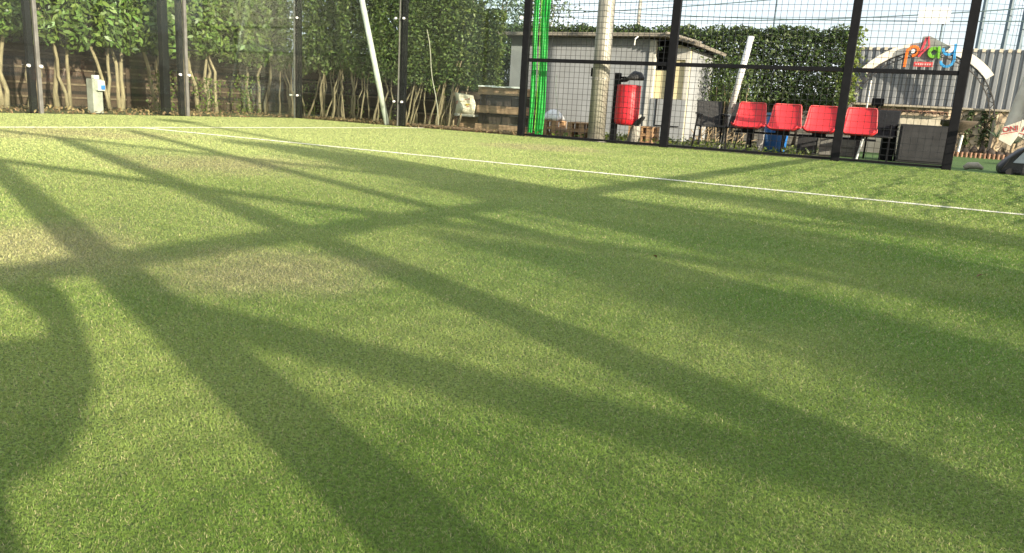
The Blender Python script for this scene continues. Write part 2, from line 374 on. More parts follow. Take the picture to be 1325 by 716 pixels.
def box_crown(hx, hy, z0, z1, n, size, seed, rag=.18, top=.12, edge=.85):
    """hedge crown: leaves mostly on the faces, lumpy, with holes"""
    rng = np.random.default_rng(seed); m = n*4
    P = np.stack([rng.uniform(-hx, hx, m), rng.uniform(-hy, hy, m), rng.uniform(z0-.25, z1+.2, m)], 1)
    l = lump(P, 5.0, seed)*.5 + lump(P, 13., seed+2)*.5
    lo = z0 + rag*1.5*lump(P*np.array([1, 1, 0]), 6., seed+5) ; hi = z1 + top*2*lump(P*np.array([1, 1, 0]), 5., seed+8)
    dx = hx - np.abs(P[:, 0]); dy = hy*(1+.22*l) - np.abs(P[:, 1]); dz = np.minimum(P[:, 2]-lo, hi-P[:, 2])
    d = np.minimum(dy, dz); ok = (d > 0) & ((l > -.42) | (d > .12))
    pr = np.where(d < .22, 1.0, 1-edge); ok &= rng.uniform(0, 1, m) < pr
    P = P[ok][:n]; d = d[ok][:n]
    nr = np.stack([np.zeros(len(P)), np.sign(P[:, 1])*(np.abs(P[:, 1]) > hy*.55)*1.0, .55+0*P[:, 0]], 1)
    return leaves(P, nr, size, rng)

# ------------------------------------------------------------------ ground
g = MB().quad((-400, -400, -.012), (400, -400, -.012), (400, 400, -.012), (-400, 400, -.012)).build('ground', M['soil']); tag(g, kind='structure')
YW = -12.55
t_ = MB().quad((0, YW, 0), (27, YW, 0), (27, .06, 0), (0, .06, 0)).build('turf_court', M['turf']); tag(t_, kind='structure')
t2 = MB().quad((10.2, .10, 0), (20, .10, 0), (20, 8.7, 0), (10.2, 8.7, 0)).build('outer_lawn', M['turf2']); tag(t2, kind='structure')

LINES = [('centre_line', 3.10, -6.115, 27, -6.040), ('service_line', 3.10, -12.5, 3.175, 0)]
def blade_mesh(P, scale, rng, hmul=1.0):
    n = len(P); a = rng.uniform(0, 2*np.pi, n); wv = np.stack([np.cos(a), np.sin(a), 0*a], 1)
    lean = np.stack([rng.normal(0, .95, n), rng.normal(0, .95, n), np.ones(n)], 1); lean = norm(lean)
    H = (rng.uniform(.0020, .0048, n)*hmul*(1+.25*np.minimum(scale, 5)))[:, None]; Wd = (.00042*scale*rng.uniform(.7, 1.3, n))[:, None]
    b0 = P - wv*Wd; b1 = P + wv*Wd; top = P + lean*H
    b2 = top + wv*Wd*.4; b3 = top - wv*Wd*.4
    return np.stack([b0, b1, b2, b3], 1)
rng = np.random.default_rng(3)
def scatter(N, th0, th1, d0, d1):
    th = rng.uniform(th0, th1, N); d = np.exp(rng.uniform(math.log(d0), math.log(d1), N))
    return np.stack([CAM.x + np.sin(th)*d, CAM.y + np.cos(th)*d, np.zeros(N)], 1), d
P, d = scatter(1800000, yaw-.80, yaw+.80, .45, 19)
inside = (P[:, 0] > .05) & (P[:, 1] < -.03) & (P[:, 1] > YW+.05)
P = P[inside]; d = d[inside]
isline = np.zeros(len(P), bool)
for nme, x0, y0, x1, y1 in LINES: isline |= (P[:, 0] > x0) & (P[:, 0] < x1) & (P[:, 1] > y0) & (P[:, 1] < y1)
V = blade_mesh(P[~isline], np.clip(d[~isline], .8, 8), rng)
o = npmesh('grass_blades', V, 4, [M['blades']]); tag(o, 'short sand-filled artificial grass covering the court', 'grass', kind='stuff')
for nme, x0, y0, x1, y1 in LINES:
    m_ = 26000; L = max(x1-x0, y1-y0)
    Q = np.stack([rng.uniform(x0, x1, m_), rng.uniform(y0, y1, m_), np.full(m_, .004)], 1)
    dd = np.linalg.norm(Q - np.array(CAM), axis=1)
    V = blade_mesh(Q, np.full(m_, 3.0), rng, .9)
    V = V.reshape(-1, 4, 3); verts = [tuple(p) for p in V.reshape(-1, 3)]
    mb = MB(); mb.quad((x0, y0, .004), (x1, y0, .004), (x1, y1, .004), (x0, y1, .004))
    n0 = len(mb.v); mb.v += verts; mb.f += [(n0+4*i, n0+4*i+1, n0+4*i+2, n0+4*i+3) for i in range(m_)]
    lo = mb.build(nme, M['lineblade']); tag(lo, kind='structure')

# ------------------------------------------------------------------ enclosure
def post(mb_parent, x, y, h=4.0, w=.10, dpt=.06, strip=None, name='post'):
    mb = MB(); mb.box(x-w/2, y-dpt/2, 0, x+w/2, y+dpt/2, h); mb.box(x-w*.9, y-dpt*1.4, 0, x+w*.9, y+dpt*1.4, .012)
    p = mb.build(name, M['black'], mb_parent, bevel=.004)
    return p
def mesh_panel(parent, x0, x1, y, z0, z1, cell=.09, w=.0052, axis='x', name='mesh_panel', mt='wire'):
    mb = MB(); r = w/2
    nx = max(1, round((x1-x0)/cell)); nz_ = max(1, round((z1-z0)/cell))
    for i in range(nx+1):
        x = x0 + (x1-x0)*i/nx
        if axis == 'x': mb.box(x-r, y-r, z0, x+r, y+r, z1)
        else: mb.box(y-r, x-r, z0, y+r, x+r, z1)
    for k in range(nz_+1):
        z = z0 + (z1-z0)*k/nz_
        if axis == 'x': mb.box(x0, y+r+.001, z-r, x1, y+r*3+.001, z+r)
        else: mb.box(y+r+.001, x0, z-r, y+r*3+.001, x1, z+r)
    return mb.build(name, M[mt], parent)
def clamp(parent, p, s=.021):
    return MB().tube([(p[0], p[1]-.018, p[2]), (p[0], p[1]+.012, p[2])], s, 10).build('clamp', M['bolt'], parent)
def clampx(parent, p, s=.022):
    return MB().tube([(p[0]-.012, p[1], p[2]), (p[0]+.018, p[1], p[2])], s, 10).build('clamp', M['bolt'], parent)

# back glass wall along X=0 (leftwards in the picture)
bw = empty('glass_wall', (0, 0, 0)); tag(bw, 'glass back wall of the court in front of the leafy laurels at the left', 'glass wall')
ypost = [0, -2.76, -5.34, -7.94, -10.5]
for i, y in enumerate(ypost[1:]):
    MB().box(-.10, y-.075, 0, -.02, y+.010, 4.0).build('post', M['black'], bw, bevel=.004)
    MB().box(-.02, y+.012, 0, .030, y+.062, 3.0).build('edge_strip', M['alu'], bw, bevel=.003)
    for z in (.70, 2.0, 2.72):
        if i == 1 and z > 1: z += .12
        for s_ in (-.115, .065): clampx(bw, (.045, y+s_-.01, z-.03*i))
for a, b in zip(ypost[:-1], ypost[1:]):
    MB().box(-.006, b+.012, .02, .006, a-.012, 3.0).build('glass_pane', M['glass'], bw)
    mesh_panel(bw, b, a, -.05, 3.02, 4.0, .09, .0075, 'y')
MB().box(-.09, -10.5, 3.0, -.03, 0, 3.04).build('rail', M['black'], bw)

# side glass wall, X 0 to 5.2
gw = empty('side_glass_wall', (0, 0, 0)); tag(gw, 'two tall glass panels between black posts before the ragged hedge', 'glass wall')
for x, xs in ((0, -.05), (2.6, -.055)):
    MB().box(x-.05, .02, 0, x+.065, .10, 4.0).build('post', M['black'], gw, bevel=.004)
    MB().box(x-.068, -.012, 0, x-.052, .02, 3.0).build('edge_strip', M['alu'], gw, bevel=.003)
    for z in (.46, 1.98, 2.75):
        for s_ in (-.13, .05): clamp(gw, (x+s_, -.03, z))
for a, b in ((0, 2.6), (2.6, 5.2)):
    MB().box(a+.012, -.006, .02, b-.012, .006, 3.0).build('glass_pane', M['glass'], gw)
    mesh_panel(gw, a, b, .05, 3.02, 4.0)
MB().box(0, .03, 3.0, 5.2, .07, 3.04).build('rail', M['black'], gw)

# mesh fence, X 5.2 to 11.85
mf = empty('mesh_fence', (5.2, 0, 0)); tag(mf, 'black welded mesh fence in front of shed, chairs and sign', 'fence')
def mfp(o): return o
for x, w_ in ((5.2, .12), (7.8, .13), (10.4, .12), (11.85, .12)):
    mfp(MB().box(x-w_/2, -.03, 0, x+w_/2, .05, 4.2).build('post', M['black'], mf, bevel=.005))
for a, b in ((5.2, 7.8), (7.8, 10.4), (10.4, 11.85)):
    mfp(mesh_panel(mf, a+.05, b-.05, 0, .05, 4.0))
    mfp(MB().box(a+.05, -.022, 1.275, b-.05, .028, 1.335).build('rail', M['black'], mf, bevel=.004))
    mfp(MB().box(a+.05, -.02, .015, b-.05, .02, .05).build('bottom_rail', M['black'], mf, bevel=.004))
mfp(MB().tube([(5.1, -.05, 2.0), (5.1, .02, 2.0)], .03, 10).build('clamp', M['bolt'], mf))

# ------------------------------------------------------------------ greenery
def stem(parent, base, top, r0, r1, seed, m='bark', name='stem'):
    rg = random.Random(seed); b = Vector(base); t = Vector(top); pts = []; rad = []
    for i in range(7):
        f = i/6; p = b.lerp(t, f); k = math.sin(f*math.pi)*.06
        p += Vector((rg.uniform(-1, 1)*k*.7, rg.uniform(-1, 1)*k, 0)); pts.append(p); rad.append(r0+(r1-r0)*f)
    rad[0] *= 1.35
    return MB().tube(pts, rad, 7).build(name, M[m], parent, smooth=True)
def place_row_tree(name, x, y, rz, crown, zbase, stems, seed, label, group, cat='tree', m='bark', spread=.5, tall=1.0, r=.035, fwd=0.0):
    root = empty(name, (x, y, 0), 0); rg = random.Random(seed)
    for k in range(stems):
        a = rg.uniform(-spread, spread); b2 = a + rg.uniform(-.28, .28)
        ox = rg.uniform(-.12, .12); c, s_ = math.cos(rz), math.sin(rz)
        stem(root, (x+a*.8*c-ox*s_, y+a*.8*s_+ox*c-fwd*(.7+.3*(k % 3)), 0), (x+b2*c, y+b2*s_-fwd*.7, zbase+.45), rg.uniform(.7, 1.2)*r, r*.55, seed*13+k, m)
    me = crown
    o = bpy.data.objects.new('crown', me); col.objects.link(o); o.parent = root; o.rotation_euler = (0, 0, rz); o.scale = (1, 1, tall)
    tag(root, label, cat, group); return root
def crown_mesh(V, mname):
    o = npmesh('crown', V, 6, [M[mname]]); me = o.data; bpy.data.objects.remove(o); return me

# the row of laurels behind the back wall
LC = [crown_mesh(box_crown(.72, .55, 1.20, 4.2, 5200, .125, s), 'leaf') for s in (1, 2, 3, 4)]
back_spots = [(-1.55, -7.6, 'partly outside the left edge of the picture'), (-1.60, -6.5, 'leftmost, with thin stems'), (-1.60, -5.45, 'just left of the leftmost glass post'),
 (-1.60, -4.55, 'with three pale stems left of the socket pillar'), (-1.65, -3.65, 'rising right behind the socket pillar'), (-1.60, -2.75, 'with leaning stems left of the lamp post'),
 (-1.60, -1.75, 'right of the double dark posts'), (-1.60, -.75, 'with crossing stems left of the corner post'), (-1.55, .25, 'just behind the corner post')]
for i, (x, y, w_) in enumerate(back_spots):
    place_row_tree('laurel_tree', x, y, math.pi/2, LC[i % 4], 1.2, 4 if i % 2 else 3, 40+i, 'multi-stemmed laurel ' + w_, 'laurels behind the back wall', r=.04)
# ragged hedge behind the side glass
SC = [crown_mesh(box_crown(.62, .62, .95, 2.9, 13000, .078, s), 'leaf2') for s in (11, 12, 13)]
side_spots = [(-.75, 1.35, 1.22, 'right of the corner post'), (.15, 1.30, 1.16, 'third from the corner post'), (1.05, 1.30, 1.08, 'left of the leaning white pole'),
 (1.95, 1.30, .98, 'behind the foot of the leaning white pole'), (2.75, 1.32, .87, 'with a pale cord hanging down its face'), (3.06, 1.55, .80, 'last and lowest, beside the dark gap')]
for i, (x, y, tl, w_) in enumerate(side_spots):
    place_row_tree('hedge_shrub', x, y, 0, SC[i % 3], .86, 11, 80+i, 'small-leaved hedge shrub ' + w_, 'hedge shrubs behind the side glass', 'shrub', spread=.6, tall=tl, r=.020, fwd=.5)
# young leafy shoots between the stems
rg = np.random.default_rng(5)
shoot_i = 0
for (x, y, h_, n_) in [(-1.2, -2.2, .8, 260), (-1.2, -1.25, .7, 260), (-1.15, -.3, .8, 300), (-.6, 1.2, .8, 160), (.5, 1.2, .75, 110), (1.5, 1.2, .6, 60), (2.9, 1.1, .9, 160)]:
    r0 = empty('sapling', (x, y, 0))
    stem(r0, (x, y, 0), (x+.05, y, h_), .008, .004, 300+shoot_i, 'leafivy')
    Pp = np.stack([x+rg.normal(0, .16, n_), y+rg.normal(0, .16, n_), rg.uniform(.05, h_, n_)], 1)
    npmesh('foliage', leaves(Pp, rg.normal(0, 1, (n_, 3)), .06, rg), 6, [M['leafivy']], r0)
    tag(r0, 'young bright leafy shoots ' + ['left of the lamp post foot', 'under the laurel right of the double posts', 'left of the corner post foot', 'right of the corner post foot', 'between thin stems left of the leaning pole', 'close left of the leaning white pole', 'beside the pallets at the hedge end'][shoot_i], 'shoot', 'young shoots among the stems'); shoot_i += 1
# dry leaf litter and weeds at the wall foot
Pn = 5200; xs = rg.uniform(-2.2, 5.2, Pn); ys = np.where(xs < 0, rg.uniform(-8, .6, Pn), rg.uniform(.12, 1.8, Pn))
Pl = np.stack([xs, ys, rg.uniform(0, .05, Pn)], 1)
o = npmesh('leaf_litter', leaves(Pl, np.tile([0, 0, 1.], (Pn, 1)), .06, rg), 6, [mat('dry_leaf', (.30, .20, .10), .8, (.18, .12, .06), 3, island=.4)])
tag(o, 'dry brown leaf litter under the hedge', 'leaf litter', kind='stuff')
tag(npmesh('weeds', leaves(np.stack([rg.uniform(5.3, 10, 900), rg.uniform(.15, 3.3, 900), rg.uniform(0, .10, 900)], 1), rg.normal(0, 1, (900, 3)), .07, rg), 6, [M['leafivy']]), 'low weeds on the ground behind the mesh fence', 'weeds', kind='stuff')

# plank fence and black slatted screen behind the laurels
pf = empty('plank_fence', (-2.6, 0, 0)); tag(pf, 'dark brown plank fence with horizontal rails behind the laurels', 'fence')
MB().box(-2.66, -10, 0, -2.60, 2.69, 1.25).build('plank_panel', M['plank'], pf)
for z in (.16, .40, .66, .92): MB().box(-2.60, -10, z, -2.565, 1.9, z+.035).build('rail', M['rail'], pf, bevel=.003)
for y in (-9.4, -7.4, -5.6, -3.8, -2.0, -.2, 1.6): MB().box(-2.60, y, 0, -2.55, y+.09, 1.25).build('post', M['plank'], pf)
MB().box(-2.6, 2.70, 0, 2.9, 2.76, 1.35).build('plank_panel', M['plank'], pf)
for z in (.2, .5, .78): MB().box(-2.6, 2.665, z, 2.9, 2.70, z+.035).build('rail', M['rail'], pf)
ss = MB()
for k in range(56): ss.box(-2.72, -10, 1.27+k*.055, -2.69, 2.69, 1.27+k*.055+.034)
so_ = empty('slatted_screen', (-2.72, -4, 1.2)); ss.build('slats', M['slat'], so_)
for y in (-9.9, -6.5, -3, .5, 1.8): MB().box(-2.77, y, 0, -2.72, y+.06, 4.4).build('post', M['slat'], so_)
MB().box(-2.80, -10, 0, -2.78, 2.69, 4.3).build('backing_cloth', M['slat'], so_)
tag(so_, 'black slatted privacy screen above the plank fence', 'screen')

# dark lamp post outside the back wall
lp = empty('lamp_post', (-.55, -2.72, 0)); tag(lp, 'plain dark square post just left of the second glass post', 'post')
MB().box(-.60, -2.79, 0, -.49, -2.66, 6.2).build('pole', M['black'], lp, bevel=.006); MB().box(-.68, -2.86, 0, -.42, -2.58, .02).build('base_plate', M['black'], lp)
MB().box(-.56, -2.66, 1.14, -.52, -2.0, 1.17).build('stay', M['black'], lp)
MB().box(-.75, -2.9, 6.2, -.3, -2.5, 6.32).build('lamp_head', M['black'], lp, bevel=.02)

# socket pillar
sp_ = empty('socket_pillar', (-.5, -4.1, 0)); tag(sp_, 'grey concrete pillar carrying a white socket box with blue flap', 'socket pillar')
MB().box(-.56, -4.20, 0, -.40, -4.03, .54).build('pillar', M['concrete'], sp_, bevel=.01)
b_ = MB().box(-.40, -4.16, .36, -.32, -4.04, .52).build('socket_box', M['white'], sp_, bevel=.008)
MB().box(-.32, -4.115, .38, -.30, -4.05, .45).build('blue_flap', M['bluelid'], b_, bevel=.006)
MB().box(-.50, -4.15, .54, -.42, -4.06, .60).build('top_box', M['white'], sp_, bevel=.01)

# leaning white poles, hanging cord
lw = MB().tube([(2.15, .20, 0), (1.33, .20, 2.9)], .055, 12).build('leaning_pole', M['white'], None, smooth=True)
tag(lw, 'long white pole leaning left across the hedge beside the third glass post', 'pole', 'leaning white poles')
lw2 = empty('leaning_pole', (8.42, 1.0, 0)); tag(lw2, 'short white pole leaning right behind the black armchair', 'pole', 'leaning white poles')
MB().tube([(8.54, 1.30, .62), (8.74, 1.30, 1.88)], .052, 14).build('upper_tube', M['plastic_white'], lw2, smooth=True)
MB().bar((8.44, 1.30, 0), (8.54, 1.30, .62), .06, .03, (0, 1, 0)).build('lower_board', M['white'], lw2, bevel=.004)
cp = [(2.76+.0*i, .62, 1.85-i*.23) for i in range(9)]; cp = [(2.74+.045*i+.02*math.sin(i*1.3), .62, max(.01, 1.85-i*.232)) for i in range(9)]
hc = MB().tube(cp, .009, 6).build('hanging_twine', M['cream'], None); tag(hc, 'thin pale cord hanging down the face of the hedge', 'cord')

# far thin trees above the hedge
fi = 0
for (x, y, h_, n_, s_) in [(-3.2, 10, 4.4, 700, .35), (-2.0, 10, 4.3, 500, .25), (-1.0, 10.5, 4.6, 1500, .45), (-.1, 10.5, 4.7, 2000, .5), (.4, 11, 4.1, 1500, .45)]:
    r0 = empty('slender_tree', (x, y, 0)); stem(r0, (x, y, 0), (x+.1, y, h_), .05, .015, 500+fi, 'bark', 'trunk')
    stem(r0, (x+.02, y, h_*.5), (x+.3, y, h_*.9), .02, .008, 520+fi, 'bark', 'limb')
    Pp = np.stack([x+rg.normal(0, s_, n_), y+rg.normal(0, s_, n_), h_*.35+rg.beta(2, 1.7, n_)*h_*.72], 1)
    npmesh('crown', leaves(Pp, rg.normal(0, 1, (n_, 3)), .11, rg), 6, [M['leafpale']], r0)
    tag(r0, ['wispy far tree right of the third glass post', 'thinnest wispy tree rising over the hedge', 'pale grey-green tree standing over the hedge', 'widest pale grey-green tree over the hedge', 'lowest pale far tree, nearest the open sky'][fi], 'tree', 'slender far trees above the hedge'); fi += 1

# ------------------------------------------------------------------ shed
sh = empty('shed', (5, 3.5, 0)); tag(sh, 'low grey rendered shed with overhanging roof and cream door', 'shed')
wl = MB(); wl.box(3.10, 3.5, 0, 6.32, 3.6, 2.02); wl.build('front_wall', M['shedwall'], sh)
MB().box(3.10, 3.6, 0, 3.2, 5.4, 2.0).build('side_wall', M['shedwall'], sh)
MB().box(7.10, 3.6, 0, 7.18, 5.4, 1.85).build('side_wall', M['shedwall'], sh)
MB().box(6.32, 3.46, 0, 6.46, 3.58, 2.0).build('corner_post', M['shedtrim'], sh, bevel=.008)
MB().box(3.10, 5.4, 0, 7.18, 5.5, 1.95).build('back_wall', M['shedwall'], sh)
MB().box(6.46, 3.55, 0, 6.74, 3.60, 1.40).build('door', M['yellow'], sh)
MB().box(6.46, 3.9, 1.40, 6.80, 3.95, 2.0).build('dark_opening', M['dark'], sh)
fp = MB().prism([(6.74, 0), (7.18, 0), (7.18, 1.83), (6.98, 1.90), (6.78, 1.93), (6.74, 1.93)], 'y', 3.5, 3.58).build('door_wall', M['yellow'], sh)
MB().box(6.46, 3.44, 0, 7.19, 3.498, .83).build('grey_hatch', M['shedwall'], sh, bevel=.004)
fh = MB(); fh.box(6.58, 3.425, .30, 6.60, 3.44, .83); fh.box(6.58, 3.425, .28, 7.1, 3.44, .30); fh.build('hatch_frame', M['black'], sh)
MB().box(6.74, 3.46, 1.62, 7.18, 3.498, 1.84).build('trim_board', M['shedtrim'], sh); MB().box(7.10, 3.45, .84, 7.19, 3.458, 1.62).build('trim_board', M['shedtrim'], sh)
MB().prism([(2.85, 2.02), (6.72, 2.04), (7.42, 1.86), (7.44, 1.92), (6.72, 2.11), (2.85, 2.09)], 'y', 3.18, 5.6).build('roof', M['roof'], sh, bevel=.006)
MB().tube([(6.15, 3.2, 2.04), (6.10, 3.15, 1.98), (6.09, 3.16, 1.86)], .014, 6).build('wire_hook', M['white'], sh)
for k in range(14):
    MB().tube([(6.75+k*.05, 3.10, 2.10-k*.0128*1.0), (6.75+k*.05, 3.5, 2.12-k*.0128)], .024, 8).build('ridge_tile', M['roof'], sh) if k % 2 == 0 else None
MB().box(3.0, 3.40, 1.45, 6.3, 3.5, 1.462).build('wall_seam', M['shedtrim'], sh) if False else None

# ------------------------------------------------------------------ clipped hedge behind
hd = empty('clipped_hedge', (6, 6.4, 0)); tag(hd, 'long clipped dark green hedge behind the shed and chairs', 'hedge')
def long_hedge(x0, x1, y, hy, z0, z1, n, size, seed):
    V = box_crown((x1-x0)/2, hy, z0, z1, n, size, seed, rag=.12, top=.05, edge=.8); V = V + np.array([(x0+x1)/2, y, 0]); return V
npmesh('foliage', long_hedge(.6, 10.0, 6.6, .65, .92, 2.52, 60000, .085, 21), 6, [M['leaf3']], hd)
for k in range(20):
    stem(hd, (1+k*.47, 6.5, 0), (1.1+k*.47, 6.5, 1.5), .035, .02, 700+k, 'bark_dark', 'trunk')
npmesh('side_shoots', leaves(np.stack([rg.normal(9.98, .10, 900), rg.normal(6.4, .3, 900), rg.uniform(1.0, 2.6, 900)], 1), rg.normal(0, 1, (900, 3)), .09, rg), 6, [M['leafivy']], hd)
lwall = tag(MB().box(0.5, 7.35, 0, 10.05, 7.5, 1.0).build('block_wall', M['concrete_dark'], None), 'low dark grey block wall behind the clipped hedge trunks', 'wall')
# shrub growing in front of the block wall right of the shed
bs = empty('bush', (7.6, 4.6, 0)); tag(bs, 'sparse leafy bush between the shed and the white pole', 'bush')
for k in range(6): stem(bs, (7.5+k*.12, 4.6, 0), (7.35+k*.17, 4.6, 1.2), .012, .006, 800+k, 'bark')
Pp = np.stack([rg.normal(7.75, .32, 1200), rg.normal(4.7, .25, 1200), rg.uniform(.8, 1.75, 1200)], 1)
npmesh('foliage', leaves(Pp, rg.normal(0, 1, (1200, 3)), .08, rg), 6, [M['leaf3']], bs)
dr = MB()
for k in range(26):
    a = random.uniform(7.2, 8.3); dr.tube([(a, 4.2+random.uniform(-.3, .3), .02), (a+random.uniform(-.5, .5), 4.2+random.uniform(-.3, .3), random.uniform(.1, .45))], .009, 5)
tag(dr.build('dry_branches', M['bark']), 'heap of pale dry branches right of the shed', 'branches')

# ------------------------------------------------------------------ pole, bin, pipe
gp = empty('light_mast', (6.53, .25, 0)); tag(gp, 'thick round galvanised mast rising beside the red bin', 'mast')
MB().tube([(6.53, .25, 0), (6.53, .25, 1.55), (6.53, .25, 8.5)], [.150, .145, .12], 20).build('pole', M['pole'], gp, smooth=True)
MB().tube([(6.53, .25, 1.02), (6.53, .25, 1.06)], .156, 20).build('collar', M['pole'], gp)
MB().box(6.36, .20, 1.08, 6.40, .30, 1.22).build('hatch', M['black'], gp, bevel=.004)
MB().tube([(6.53, .25, 0), (6.53, .25, .03)], .20, 20).build('foot_ring', M['concrete'], gp)
for k in range(2): MB().box(6.1+k*.5, .2, 8.4, 6.4+k*.5, .32, 8.7).build('floodlight', M['black'], gp)

bn = empty('litter_bin', (6.82, .3, 0)); tag(bn, 'red round litter bin hung on a black post with black lid', 'litter bin')
MB().box(6.76, .29, 0, 6.86, .37, 1.16).build('post', M['black'], bn, bevel=.006)
MB().box(6.71, .24, 0, 6.91, .42, .015).build('base_plate', M['black'], bn)
bx, by = 7.02, .33
prof = [(.30, .10), (.315, .165), (.35, .20), (.42, .203), (.60, .203), (.84, .200), (.94, .198), (.955, .203), (.965, .198)]
brl = MB().tube([(bx, by, z) for z, r in prof], [r for z, r in prof], 28, cap=True).build('barrel', M['red'], bn, smooth=True)
MB().tube([(bx, by, .966), (bx, by, .970)], .185, 24).build('opening', M['dark'], brl)
MB().tube([(bx, by, .60), (bx, by, .612)], .207, 28).build('band', M['red'], brl, smooth=True)
lid = MB(); n_ = 24; ring = []
lid.tube([(bx+.03, by, 1.055), (bx+.03, by, 1.07), (bx+.025, by, 1.095), (bx+.01, by, 1.11), (bx, by, 1.115)], [.205, .215, .19, .12, .02], 24)
lid.build('lid', M['darkpanel'], bn, smooth=True)
MB().bar((6.86, .33, 1.085), (6.95, .33, 1.09), .05, .03).build('lid_arm', M['black'], bn)
MB().tube([(bx+.03, by, .40), (bx+.06, by, .30), (bx+.03, by, .27)], [.235, .20, .12], 20, cap=False).build('tilting_ring', M['darkpanel'], bn, smooth=True) if False else None
MB().prism([(bx+.14, .34), (bx+.30, .47), (bx+.30, .44), (bx+.20, .30)], 'y', by-.10, by+.10).build('catch_plate', M['darkpanel'], bn, bevel=.004)
cp_ = tag(MB().tube([(7.08, .62, 0), (7.13, .62, .5)], [.115, .055], 14).build('bollard', M['concrete'], None, smooth=True), 'short tapered concrete bollard under the red bin', 'bollard')

# ------------------------------------------------------------------ pallets and sacks
def pallet_mb(L=1.2, W=.8):
    """parts of a flat pallet lying at the origin: deck boards, blocks, stringers, bottom boards"""
    top = MB(); bl = MB(); bot = MB(); st = MB()
    for i in range(5): y = i*(W-.12)/4; top.box(0, y-(.02 if i else 0), .122, L, y+.145-(.025 if i == 4 else 0), .144)
    for i in range(3): x = i*(L-.145)/2; st.box(x, 0, .100, x+.145, W, .122)
    for i in range(3):
        for j in range(3): x = i*(L-.145)/2; y = j*(W-.1)/2; bl.box(x, y, .022, x+.145, y+.1, .100)
    for j in range(3): y = j*(W-.1)/2; bot.box(0, max(0, y-.02), 0, L, y+.12, .022)
    return top, st, bl, bot
def pallet(name_root, xf, m, label, L=1.2, W=.8, group='wooden pallets'):
    root = empty('pallet', xf.translation); 
    for nme, mb in zip(('deck_boards', 'stringers', 'blocks', 'bottom_boards'), pallet_mb(L, W)):
        mb.v = [tuple(xf @ Vector(p)) for p in mb.v]; mb.build(nme, M['shade_soil' if (nme in ('deck_boards', 'stringers') and L > 1) else m], root, bevel=.003)  # large pallet's inner boards coloured dark to paint the shade in its voids
    return tag(root, label, 'pallet', group)
T = Matrix.Translation; RX = lambda a: Matrix.Rotation(R(a), 4, 'X'); RY = lambda a: Matrix.Rotation(R(a), 4, 'Y'); RZ = lambda a: Matrix.Rotation(R(a), 4, 'Z')
# large pallet on its long edge, bottom boards facing the court
pallet('p', T((4.98, .86, .02)) @ RZ(180) @ RX(96), 'wood', 'large weathered pallet standing on edge left of the green strips', 1.22, .80)

pallet('p', T((3.86, 1.10, 0)) @ RZ(180) @ RX(94), 'wood', 'shorter upright pallet carrying the printed sack at the hedge end', .62, .72)
strip = MB()
for k in range(6): strip.box(3.80+k*.15, .86, .835+.004*math.sin(k*2), 3.80+(k+1)*.15, 1.0, .86+.006*math.sin(k*1.7))
tag(strip.build('plastic_strip', M['plastic_white'], None), 'white plastic sheet edge lying along the top of the large pallet', 'plastic sheet')
# printed sack draped over the short pallet
sk = empty('cement_sack', (3.5, 1.0, .3)); tag(sk, 'printed cream paper sack slumped over the short pallet', 'sack')
pts = []
mb = MB(); nx, nz2 = 14, 14
for face in (0, 1):
    n0 = len(mb.v)
    for j in range(nz2+1):
        for i in range(nx+1):
            u = i/nx; v = j/nz2; bul = (math.sin(math.pi*u)**.5)*(math.sin(math.pi*v)**.5)
            x = 3.26 + u*.44 + .03*math.sin(v*5); z = .30 + v*.40 + .05*(u-.2)*(v > .5)*-1
            y = .93 + .03*math.sin(u*9+v*4)*bul + (bul*.07 if face else -bul*.07) - .03*math.sin(v*7)
            mb.v.append((x, y, z))
    for j in range(nz2):
        for i in range(nx):
            a = n0+j*(nx+1)+i; q = (a, a+1, a+nx+2, a+nx+1); mb.f.append(q)
mb.build('sack_body', M['sack'], sk, smooth=True)
rr = random.Random(4)
pr = MB(); pr2 = MB()
for k in range(9):
    x = 3.36+rr.random()*.25; z = .42+rr.random()*.2; (pr if k % 3 else pr2).box(x, .842, z, x+.02+rr.random()*.04, .846, z+.015)
pr.tube([(3.34, .84, .52), (3.37, .835, .55), (3.37, .835, .50), (3.33, .838, .49), (3.34, .84, .52)], .006, 5)
pr.build('print', M['sackprint'], sk); pr2.box(3.54, .842, .47, 3.64, .846, .50); pr2.build('print', M['sackprint2'], sk)
low = MB(); low.box(3.24, .90, .25, 3.70, 1.12, .30)
tag(low.build('grey_slab', M['concrete'], None, bevel=.015), 'grey flat slab under the printed sack', 'slab')
tag(MB().tube([(2.7, .30, .03), (3.6, .24, .035), (4.9, .20, .03)], .03, 8).build('terracotta_edging', M['terracotta'], None), 'thin terracotta edging strip along the foot of the pallets', 'edging')
# low pallets seen through the mesh
def small_stack(x, y, n, wd, label, m='wood2', dpt=.5):
    root = empty('pallet_stack', (x, y, 0))
    for k in range(n):
        z = k*.145
        MB().box(x, y, z+.12, x+wd, y+dpt, z+.143).build('deck', M[m], root, bevel=.003)
        MB().box(x, y, z, x+wd, y+dpt, z+.02).build('base', M[m], root, bevel=.003)
        for i in range(3):
            xx = x+i*(wd-.1)/2
            MB().box(xx, y+.004, z+.02, xx+.1, y+.12, z+.12).build('block', M[m], root, bevel=.002); MB().box(xx, y+dpt-.12, z+.02, xx+.1, y+dpt-.004, z+.12).build('block', M[m], root, bevel=.002)
    return tag(root, label, 'pallet', 'low pallets behind the mesh fence')
small_stack(4.95, 1.0, 2, .48, 'low stack of pale pallets under the white sack')
small_stack(5.46, .95, 1, .26, 'single dark low pallet between two pale stacks', 'wood')
small_stack(5.74, .80, 2, .56, 'low stack of pale pallets left of the round mast')
small_stack(6.78, 1.2, 2, .44, 'low stack of pale pallets behind the bin post')
mb = MB(); 
